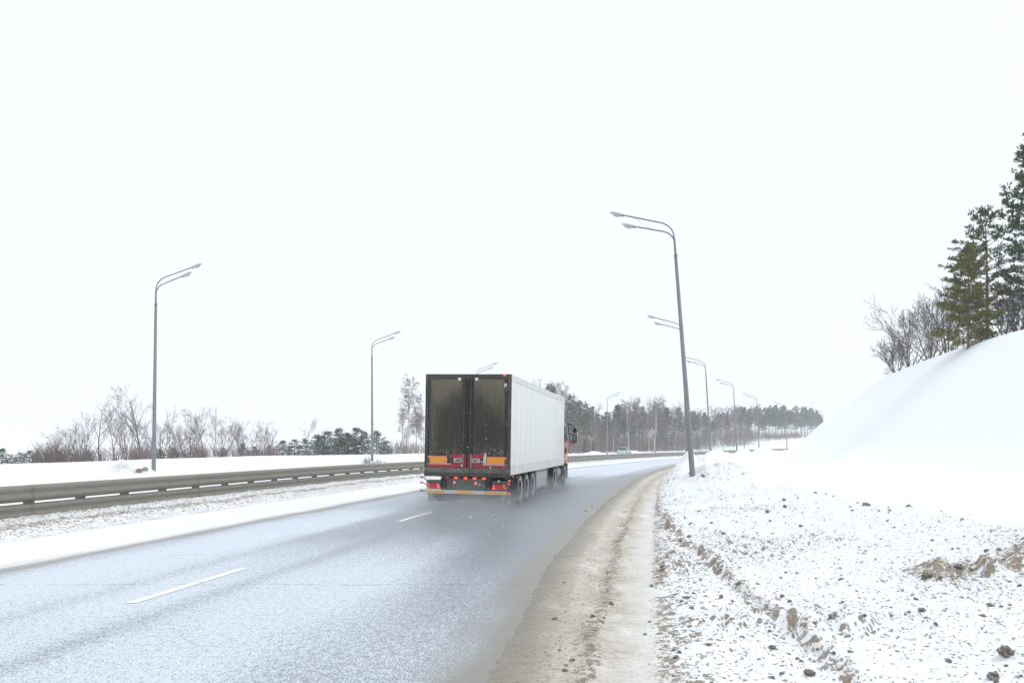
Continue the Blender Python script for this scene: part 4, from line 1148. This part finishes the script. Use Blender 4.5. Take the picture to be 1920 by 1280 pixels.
SHRUB = dict(seg=[5, 5, 4, 3], up=[.2, .25, .2], wig=.11, taper=.8, rmin=.007, woodlv=1, kids=[6, 5, 4], start=[.2, .2, .15], ang=[.5, .55, .7], len=[.6, .5, .5], rk=.6)
BIRCH = dict(seg=[9, 5, 4, 3], up=[.0, .25, -.7, -.9], wig=.09, taper=.88, rmin=.017, woodlv=1, kids=[26, 7, 5], start=[.30, .2, .2], ang=[.65, .6, .7], len=[.26, .50, .6], rk=.42)
BIRCHF = dict(BIRCH, kids=[22, 6, 3], rmin=.022, len=[.20, .55, .6], start=[.42, .2, .2])
def tree_obj(name, H, seed, P, depth, r0, mt, mc, lean=.03):
    rng = random.Random(seed); root = empty(name)
    tw = [MB(), MB()]
    limb(rng, tw, 0, (0, 0, -.4), (rng.uniform(-lean, lean), rng.uniform(-lean, lean), 1), H+.4, r0, depth, P)
    tw[0].build('trunk', mt, root, smooth=True); tw[1].build('crown', mc, root)
    note_kids(root); return root
def multi_obj(name, H, seed, P, depth, r0, n, spread, mt, mc):
    rng = random.Random(seed); root = empty(name); tw = [MB(), MB()]
    for k in range(n):
        a = 6.283*k/n+rng.uniform(-.4, .4); e = math.pi/2-rng.uniform(.15, 1)*spread
        d = vdir(a, e); limb(rng, tw, 0, (d[0]*.15, d[1]*.15, -.3), d, H*rng.uniform(.7, 1.05), r0*rng.uniform(.7, 1), depth, P)
    tw[0].build('trunk', mt, root, smooth=True); tw[1].build('crown', mc, root)
    note_kids(root); return root

def clump(mb, rng, p, d, s, nb, w):
    """a tuft of needle blades round a shoot"""
    for _ in range(nb):
        a = rng.uniform(0, 6.283); e = rng.uniform(-.45, 1.1)
        v = (d[0]*.7+math.cos(a)*math.cos(e), d[1]*.7+math.sin(a)*math.cos(e), d[2]*.7+math.sin(e)*.8)
        l = math.sqrt(sum(x*x for x in v)) or 1; L = s*rng.uniform(.6, 1.1); v = tuple(x/l*L for x in v)
        q = (p[0]+rng.gauss(0, s*.3), p[1]+rng.gauss(0, s*.3), p[2]+rng.gauss(0, s*.16))
        t = (-v[1], v[0], rng.uniform(-.5, .5)*L); l = math.sqrt(sum(x*x for x in t)) or 1; t = tuple(x/l*w*L for x in t)
        mb.quadset([(q[0]-t[0]*.4, q[1]-t[1]*.4, q[2]-t[2]*.4), (q[0]+v[0]*.5+t[0], q[1]+v[1]*.5+t[1], q[2]+v[2]*.5+t[2]), (q[0]+v[0], q[1]+v[1], q[2]+v[2]), (q[0]+v[0]*.5-t[0], q[1]+v[1]*.5-t[1], q[2]+v[2]*.5-t[2])], [(0, 1, 2, 3)])
def conifer(name, H, seed, z0, wid, shape, nbr, mt, mc, s=.3, nb=9, w=.28, tr=.14, snow=0, gaps=.2, droop=0.0, step=.45):
    """shape: list of (height fraction, radius fraction)"""
    rng = random.Random(seed); root = empty(name); tk = MB(); fo = MB(); sn = MB(); br = MB()
    bx, by = rng.uniform(-.02, .02), rng.uniform(-.02, .02)
    n = 10; ctr = lambda z: (bx*z*math.sin(z*.4)+.0, by*z, z)
    tk.tube([ctr(-.6+(H+.6)*i/n) for i in range(n+1)], [max(.015, tr*(1-.93*i/n)) for i in range(n+1)], 8)
    hs = [a for a, b in shape]; rs = [b for a, b in shape]
    for k in range(nbr):
        f = z0+(1-z0)*((k+rng.random())/nbr)**.92
        if rng.random() < gaps*.5: continue
        z = H*f; R_ = wid*float(np.interp(f, hs, rs))*rng.uniform(.6, 1.12)
        a = k*2.4+rng.uniform(-.5, .5); e = float(np.interp(f, [0, .6, 1], [-.08-droop, .12-droop*.5, .85]))+rng.uniform(-.12, .15)
        c = ctr(z); pts = [c]; m = max(2, int(R_/.4)); d = vdir(a, e)
        p = c
        for i in range(m):
            d = (d[0]+rng.gauss(0, .1), d[1]+rng.gauss(0, .1), d[2]+rng.gauss(0, .06)+.05)
            l = math.sqrt(sum(x*x for x in d)); d = tuple(x/l for x in d)
            p = tuple(p[j]+d[j]*R_/m for j in range(3)); pts.append(p)
        br.tube(pts, [max(.01, tr*.30*(1-f*.6)*(1-i/(m)*.85)) for i in range(m+1)], 4, cap=False)
        nn = max(2, int(R_/step*1.7))
        for q in range(nn):
            t = .28+.75*(q+rng.random())/nn
            if rng.random() < gaps: continue
            t = min(t, 1.0); i = min(m-1, int(t*m)); ff = t*m-i
            pp = tuple(pts[i][j]+(pts[i+1][j]-pts[i][j])*ff for j in range(3))
            side = rng.uniform(-1, 1)*R_*.30*(1.1-t)
            pp = (pp[0]-math.sin(a)*side, pp[1]+math.cos(a)*side, pp[2]+rng.uniform(-.05, .08))
            clump(fo, rng, pp, d, s, nb, w)
            if rng.random() < snow:
                ps = (pp[0], pp[1], pp[2]+s*.35); clump(sn, rng, ps, (d[0], d[1], 0), s*.75, 4, .5)
    tk.quadset(br.v, br.f)
    tk.build('trunk', mt, root, smooth=True); fo.build('crown', mc, root)
    if snow: tag(sn.build('snow_load', MSNOW, root), kind='stuff')
    note_kids(root); return root
PINE_S = [(0, .5), (.25, .85), (.5, 1), (.75, .75), (.92, .42), (1, .12)]
CONE_S = [(0, 1), (.3, .85), (.6, .55), (.85, .28), (1, .05)]
def place(o, px, Y, rng, label, cat, group=None, scale=1, zoff=0, copy=True, c=None):
    X = pos(px, Y) if c is None else float(curve_x(Y))+c
    q = copy_tree(o) if copy else o
    q.location = (X, Y, cz(X, Y)+zoff); q.rotation_euler = (0, 0, rng.uniform(0, 6.28)); q.scale = (scale,)*3 if isinstance(scale, (int, float)) else scale
    tag(q, label, cat, group); return q
rt = random.Random(5)

# --- right: trees on top of the embankment
p = conifer('pine_tree', 9.3, 31, .16, 2.8, PINE_S, 100, B_PINE, N_PINE, s=.30, nb=16, w=.17, tr=.15, snow=.02, gaps=.36, step=.34)
place(p, 1852, 60, rt, 'tallest fully visible dark green pine standing on top of the white embankment', 'tree', copy=False)
p = conifer('pine_tree', 6.7, 33, .02, 2.3, [(0,.9),(.3,1),(.6,.75),(.85,.4),(1,.08)], 95, B_PINE, N_PINEY, s=.32, nb=17, w=.20, tr=.10, gaps=.22, step=.34)
place(p, 1815, 56.5, rt, 'shorter yellow-green pine just left of the tallest dark pine', 'tree', copy=False)
p = conifer('pine_tree', 13.2, 35, .12, 3.0, PINE_S, 160, B_PINED, N_PINE, s=.34, nb=16, w=.20, tr=.19, gaps=.24, snow=.02, step=.36)
place(p, 1946, 56, rt, 'very tall dark pine cut off by the right edge of the photo', 'tree', copy=False)
p = conifer('pine_tree', 3.0, 36, .0, 1.4, CONE_S, 34, B_PINED, N_PINEY, s=.26, nb=10, w=.22, tr=.05, gaps=.1, step=.3)
place(p, 1806, 66, rt, 'small bushy yellow-green pine at the foot of the shorter pine', 'tree', copy=False)
for k, (px, Y, H, n, sp, lb) in enumerate([
    (1778, 70, 5.6, 7, .9, 'large bare snow-dusted shrub leaning left beside the yellow-green pine'),
    (1745, 76, 5.8, 7, 1.0, 'bare arching shrub with snowy branches in the middle of the embankment thicket'),
    (1705, 84, 4.9, 8, 1.0, 'dense bare shrub left of the arching shrub on the embankment'),
    (1682, 90, 3.4, 8, 1.25, 'lowest bare shrub at the left end of the embankment thicket'),
    (1885, 57, 2.6, 6, 1.0, 'small bare shrub growing between the two dark pines'),
    (1915, 55, 3.0, 6, .9, 'bare shrub at the right edge of the photo under the tallest pine')]):
    s_ = multi_obj('bare_shrub', H, 100+k, dict(SHRUB, rmin=.013, kids=[7, 5, 4]), 3, .07, n, sp, B_TWIG2, B_TWIG2)
    place(s_, px, Y, rt, lb, 'shrub', copy=False)

for k, (px, lb) in enumerate([(690, 'small twiggy dead bush in the snow heap at the foot of the second left-hand lamp'), (707, 'second dead bush right of the foot of the second left-hand lamp')]):
    s_ = multi_obj('dead_bush', .8, 150+k, SHRUB, 2, .035, 8, 1.3, B_TWIG2, B_TWIG2)
    place(s_, px, 77.5, rt, lb, 'bush', copy=False, zoff=.1)
# --- left: bare trees and young spruces behind the snow bank
bare = [tree_obj('bare_tree', 6.0, 200+k, BARE, 3, .10, B_BARE, B_TWIG, .08) for k in range(4)]
bush = [multi_obj('bare_shrub', 4.0, 300+k, SHRUB, 3, .045, 6, .65, B_BARE, B_TWIG) for k in range(3)]
used = set()
def take(lst, i):
    o = lst[i % len(lst)]
    if id(o) in used: return o, True
    used.add(id(o)); return o, False
left = [  # px, top y, kind, label
    (122, 800, 1, 'leftmost low bare shrub behind the snow bank'), (150, 782, 1, 'second bare shrub from the left behind the snow bank'),
    (186, 752, 0, 'bare tree with upright forked crown, leftmost of the tall ones left of the street lamp'), (214, 772, 0, 'slightly shorter bare tree between two tall ones, left of the street lamp'),
    (238, 765, 1, 'bare many-stemmed tree just left of the tallest bare tree'), (262, 727, 0, 'tallest bare tree, directly left of the nearest left-hand street lamp'),
    (301, 775, 1, 'thin bare shrub just right of the nearest left-hand street lamp'), (330, 800, 1, 'low bare shrub in the gap right of the nearest left-hand street lamp'),
    (362, 768, 1, 'brown bare shrub, left of the dense clump right of the lamp'), (383, 763, 0, 'highest bare tree of the clump right of the nearest left-hand lamp'),
    (414, 776, 1, 'bare shrub at the right of the brown clump'), (452, 783, 1, 'isolated rounded bare shrub right of the brown clump'),
    (497, 792, 1, 'sparse pale bare shrub before the row of spruces starts'), (516, 796, 0, 'thin bare sapling beside the sparse pale shrub'),
    (575, 788, 0, 'thin bare tree rising out of the spruces midway to the second lamp'), (96, 820, 1, 'tiny bare bush at the far left among low spruces')]
for i, (px, ty, kind, lb) in enumerate(left):
    Y = solve_Y((px-960)/1600, -44.5-rt.uniform(0, 4))
    X = pos(px, Y); z0 = cz(X, Y); H = 1.95+(832-ty)/1600*Y-z0
    o, cp = take(bush if kind else bare, i)
    s = H/(4.0 if kind else 6.1)*.87
    place(o, px, Y, rt, lb, 'shrub' if kind else 'tree', 'bare trees and shrubs behind the left snow bank', s, copy=cp)
spr = [conifer('young_spruce', 3.0, 400+k, .0, 1.25, [(0, .9), (.3, 1), (.6, .7), (.85, .35), (1, .06)], 40, B_PINED, N_SPR, s=.34, nb=9, w=.22, tr=.07, snow=.16, gaps=.16, step=.34) for k in range(3)]
sl = [(4, 836), (22, 850), (38, 846), (55, 842), (70, 845), (92, 848), (112, 846), (140, 850), (165, 846), (300, 842), (325, 838), (420, 838), (455, 832), (478, 834), (505, 836), (530, 824), (552, 820), (572, 822), (596, 808), (614, 806), (634, 803), (652, 804), (668, 800), (684, 808), (706, 808), (722, 822), (640, 815), (604, 818)]
for i, (px, ty) in enumerate(sl):
    Y = solve_Y((px-960)/1600, -43.5-rt.uniform(0, 3))
    X = pos(px, Y); z0 = cz(X, Y); H = 1.95+(832-ty)/1600*Y-z0
    o, cp = take(spr, i)
    lb = ('small dark young spruce in the low row at the far left behind the snow bank' if px < 200 else 'young spruce among the bare shrubs between the nearest left lamp and the spruce row' if px < 520 else 'snow-dusted young spruce in the dense row left of the second left-hand lamp' if px < 698 else 'snow-dusted young spruce just right of the second left-hand lamp')
    place(o, px, Y, rt, lb, 'tree', 'young spruces behind the left snow bank', (H/3.05*1.5, H/3.05*1.5, H/3.05*rt.uniform(.82, 1)), copy=cp)
bch = [tree_obj('birch_tree', 10.5, 500+k, BIRCH, 3, .13, B_BIRCH, B_TWIG, .03) for k in range(2)]
for i, (px, ty, lb) in enumerate([(762, 712, 'tallest bare white-stemmed birch standing alone left of the lorry'), (779, 745, 'second bare birch half hidden against the tallest one left of the lorry'),
                                  (752, 765, 'slender low birch at the left of the birch group'), (791, 775, 'low bare birch closest to the left edge of the lorry')]):
    Y = solve_Y((px-960)/1600, -46-2*i); X = pos(px, Y); z0 = cz(X, Y); H = 1.95+(832-ty)/1600*Y-z0
    o, cp = take(bch, i); place(o, px, Y, rt, lb, 'tree', 'birches left of the lorry', (H/10.6*.75, H/10.6*.75, H/10.6*.97), copy=cp)
# brown undergrowth that nobody could count
def brush(name, pts, label, mat):
    m = MB(); rb = random.Random(len(pts))
    for (X, Y, z, H, n) in pts:
        for k in range(n):
            a = rb.uniform(0, 6.28); e = rb.uniform(.9, 1.5); d = vdir(a, e); L = H*rb.uniform(.5, 1)
            x0, y0 = X+rb.gauss(0, H*.25), Y+rb.gauss(0, H*.25); q = (x0, y0, z-.2); p1 = (x0+d[0]*L*.5, y0+d[1]*L*.5, z+d[2]*L*.5); p2 = (p1[0]+d[0]*L*.5+rb.gauss(0, .2), p1[1]+d[1]*L*.5+rb.gauss(0, .2), p1[2]+d[2]*L*.5)
            w = .0055*H+.006
            m.tube([q, p1, p2], [w, w*.7, w*.4], 3, cap=False)
            for _ in range(3):
                t = rb.uniform(.3, .95); b = tuple(q[j]+(p2[j]-q[j])*t for j in range(3)); a2 = rb.uniform(0, 6.28); d2 = vdir(a2, rb.uniform(.2, 1.2)); l2 = L*.25
                m.tube([b, tuple(b[j]+d2[j]*l2 for j in range(3))], [w*.5, w*.3], 3, cap=False)
    o = m.build(name, mat); tag(o, label, kind='stuff')
pts = []
for i in range(420):
    px = rt.uniform(60, 800); 
    if 520 < px < 725 and rt.random() < .75: continue
    Y = solve_Y((px-960)/1600, -42.5-rt.uniform(0, 5)); X = pos(px, Y)
    pts.append((X, Y, cz(X, Y), rt.uniform(.8, 1.9)*(1 if px < 720 else 1.7), 7))
brush('undergrowth', pts, 'low brown undergrowth along the top of the left snow bank', B_TWIG)

# --- the wood beyond the far curve
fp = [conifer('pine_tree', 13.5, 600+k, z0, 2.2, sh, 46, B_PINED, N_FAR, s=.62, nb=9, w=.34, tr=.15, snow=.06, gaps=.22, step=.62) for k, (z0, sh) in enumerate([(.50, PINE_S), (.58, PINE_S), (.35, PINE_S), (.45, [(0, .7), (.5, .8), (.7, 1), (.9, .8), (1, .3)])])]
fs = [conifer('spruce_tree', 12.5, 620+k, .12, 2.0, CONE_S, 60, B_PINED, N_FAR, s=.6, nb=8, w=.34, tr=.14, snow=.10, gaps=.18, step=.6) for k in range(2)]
fb = [tree_obj('birch_tree', 12.5, 640+k, BIRCHF, 3, .18, B_BIRCH, B_TWIG, .05) for k in range(4)]
fd = [tree_obj('bare_tree', 9.0, 660+k, dict(BARE, rmin=.022, kids=[9, 6, 4]), 3, .12, B_BARE, B_TWIG, .08) for k in range(3)]
TOPX = [1000, 1060, 1080, 1100, 1130, 1160, 1190, 1215, 1230, 1250, 1290, 1340, 1400, 1450, 1500, 1525, 1545]
TOPY = [718, 735, 752, 764, 772, 762, 752, 762, 750, 762, 772, 770, 764, 762, 765, 768, 778]
def wood_label(kind, px):
    if px < 1062: return {'pine': 'pine top showing above the front of the white trailer', 'spruce': 'spruce top showing above the front of the white trailer', 'birch': 'bare birch behind the front of the white trailer', 'bare': 'bare tree behind the front of the white trailer'}[kind]
    where = ('between the lorry cab and the first slim lamp post' if px < 1138 else 'behind the pale car, left of the tall bare birch' if px < 1225 else 'between the tall bare birch and the nearest lamp post' if px < 1290 else 'between the nearest lamp post and the third one' if px < 1380 else 'in the pine stand left of its last lamp post' if px < 1476 else 'at the right end of the wood above the white embankment')
    look = {'pine': 'dark-crowned slim pine', 'spruce': 'pointed dark spruce', 'birch': 'white-stemmed bare birch', 'bare': 'leafless brown tree'}[kind]
    return look+' '+where
N = 285
xs = []
for i in range(N):
    px = 1004+(1543-1004)*((i*.618034) % 1)
    row = (i/N)
    c = -(44+6*rt.random()+44*row**1.1)
    if px < 1060 and i % 3: continue
    if px > 1505: c -= 6
    Y = solve_Y((px-960)/1600, c); X = pos(px, Y); z0 = cz(X, Y)
    top = float(np.interp(px, TOPX, TOPY)); H = (1.95+(832-top)/1600*Y-z0)*rt.choice([.72, .78, .85, .9, .95, 1.0, 1.04])
    r = rt.random()
    if px < 1140: kind = 'pine' if r < .24 else 'spruce' if r < .38 else 'birch' if r < .82 else 'bare'
    elif px < 1330: kind = 'pine' if r < .15 else 'spruce' if r < .22 else 'birch' if r < .72 else 'bare'
    elif px < 1400: kind = 'pine' if r < .45 else 'birch' if r < .8 else 'bare'
    else: kind = 'pine' if r < .88 else 'birch' if r < .96 else 'bare'
    if kind == 'bare': H *= .75
    if kind == 'spruce': H *= .9
    lst, h0 = {'pine': (fp, 13.7), 'spruce': (fs, 12.5), 'birch': (fb, 12.6), 'bare': (fd, 9.2)}[kind]
    o, cp = take(lst, i if i > 8 else i)
    s = H/h0
    place(o, px, Y, rt, wood_label(kind, px), 'tree', 'trees of the wood beyond the curve', (s*rt.uniform(.85, 1.15), s*rt.uniform(.85, 1.15), s), copy=cp)
# a few that one can tell apart
def single(lst, h0, px, c, top, lb, base=None, fat=1):
    Y = solve_Y((px-960)/1600, c); X = pos(px, Y); z0 = cz(X, Y); H = 1.95+(832-top)/1600*Y-z0
    s = H/h0; place(lst, px, Y, rt, lb, 'tree', None, (s*fat, s*fat, s))
single(fp[2], 13.6, 1069, -43, 742, 'snowy-topped pine rising highest just right of the lorry cab', fat=1.1)
single(fp[0], 13.6, 1085, -45, 758, 'second pointed pine right of the lorry cab')
single(fp[2], 13.6, 1099, -45, 757, 'third pointed pine right of the lorry cab')
single(fp[3], 13.6, 1031, -45, 724, 'dark pine crown peeping highest over the trailer roof')
single(fb[1], 12.6, 1227, -38, 750, 'tall pale bare birch standing free in front of the wood by a street lamp', fat=1.2)
single(fp[1], 13.6, 1251, -44, 766, 'single dark pine crown right of the tall pale birch', fat=1.1)
single(fs[0], 12.5, 1310, -40, 822, 'small dark spruce at the foot of the wood right of the nearest lamp post', fat=1.3)
single(fs[1], 12.5, 1096, -38, 824, 'snow-dusted small spruce at the foot of the wood near the cab mirror', fat=2)
single(fs[1], 12.5, 1212, -39, 832, 'small spruce at the foot of the wood left of the tall pale birch', fat=1.5)
single(fs[0], 12.5, 1113, -38, 828, 'broad low spruce at the foot of the wood by the first slim lamp post', fat=2)
pts = []
for i in range(700):
    px = rt.uniform(1040, 1500); Y = solve_Y((px-960)/1600, -44-rt.uniform(0, 40)); X = pos(px, Y)
    f = 1 if px < 1400 else max(.45, 1-(px-1400)/70)
    pts.append((X, Y, cz(X, Y), rt.uniform(3.5, 8.0)*f, 9))
brush('thicket', pts, 'grey-brown leafless thicket filling the wood beyond the curve', B_TWIG)

# ------------------------------------------------------------------ a few falling snowflakes
m = MB(); rs_ = random.Random(3)
for k in range(150):
    Y = rs_.uniform(8, 25); X = rs_.uniform(-.16, .02)*Y; z = rs_.uniform(.3, 3.0)*Y/25+1.0*(1-Y/25); r = rs_.choice([.004, .005, .006, .009])
    m.quadset([(X+r, Y, z), (X, Y+r, z), (X-r, Y, z), (X, Y-r, z), (X, Y, z+r), (X, Y, z-r)], [(0, 1, 4), (1, 2, 4), (2, 3, 4), (3, 0, 4), (1, 0, 5), (2, 1, 5), (3, 2, 5), (0, 3, 5)])
tag(m.build('falling_snow', MSNOW), 'sparse tiny snowflakes drifting in the air', kind='stuff')

# ------------------------------------------------------------------ air
hz = MB(); hz.box(-1500, 2400, -120, 1250, -8, 26)
hm = bpy.data.materials.new('haze'); hm.use_nodes = True; nt = hm.node_tree; nt.nodes.clear()
out = nt.nodes.new('ShaderNodeOutputMaterial'); pv = nt.nodes.new('ShaderNodeVolumePrincipled')
pv.inputs['Color'].default_value = (.95, .97, 1, 1); pv.inputs['Density'].default_value = .0007; pv.inputs['Anisotropy'].default_value = .0
nt.links.new(pv.outputs[0], out.inputs['Volume'])
tag(hz.build('haze', hm), 'pale winter haze', kind='stuff')

# ------------------------------------------------------------------ sky and sun
EL, ROT = R(54), R(75)
w = bpy.data.worlds.new('World'); sc.world = w; w.use_nodes = True; nt = w.node_tree
bg = nt.nodes['Background']; sky = nt.nodes.new('ShaderNodeTexSky'); sky.sky_type = 'NISHITA'; sky.sun_disc = False
sky.sun_elevation = EL; sky.sun_rotation = ROT; sky.dust_density = 3; sky.air_density = 1
mx = nt.nodes.new('ShaderNodeMix'); mx.data_type = 'RGBA'; mx.inputs[0].default_value = .93
mx.inputs[7].default_value = (7.95, 8.45, 8.95, 1)     # closed cloud layer
nt.links.new(sky.outputs[0], mx.inputs[6]); nt.links.new(mx.outputs[2], bg.inputs['Color']); bg.inputs['Strength'].default_value = .115
sd = bpy.data.lights.new('sun', 'SUN'); sd.energy = .7; sd.angle = R(18); sd.color = (1, .96, .90)
so_ = bpy.data.objects.new('sun', sd); COL.objects.link(so_)
# Nishita: rotation 0 puts the sun at +Y, growing clockwise seen from above
dirv = (math.sin(ROT)*math.cos(EL), math.cos(ROT)*math.cos(EL), math.sin(EL))
from mathutils import Vector
so_.rotation_euler = Vector(dirv).to_track_quat('Z', 'Y').to_euler()

# ------------------------------------------------------------------ camera
cd = bpy.data.cameras.new('camera'); cam = bpy.data.objects.new('camera', cd); COL.objects.link(cam)
cam.location = (0, 0, 1.95); cam.rotation_euler = (R(90), 0, 0)
cd.sensor_width = 36; cd.lens = 30; cd.shift_y = .1; cd.clip_end = 6000; cd.clip_start = .05
sc.camera = cam
sc.view_settings.view_transform = 'Standard'; sc.view_settings.look = 'None'; sc.view_settings.exposure = .15; sc.view_settings.gamma = 1
sc.render.engine = 'CYCLES'
cy = sc.cycles
cy.use_denoising = True; cy.max_bounces = 8; cy.diffuse_bounces = 4; cy.volume_bounces = 3; cy.transparent_max_bounces = 8
cy.volume_step_rate = .12; cy.volume_max_steps = 256

# prototypes that were never placed
for o in [x for x in COL.objects if x.type == 'EMPTY' and x.parent is None and not x.get('label')]:
    for q in [o]+list(o.children_recursive): bpy.data.objects.remove(q)
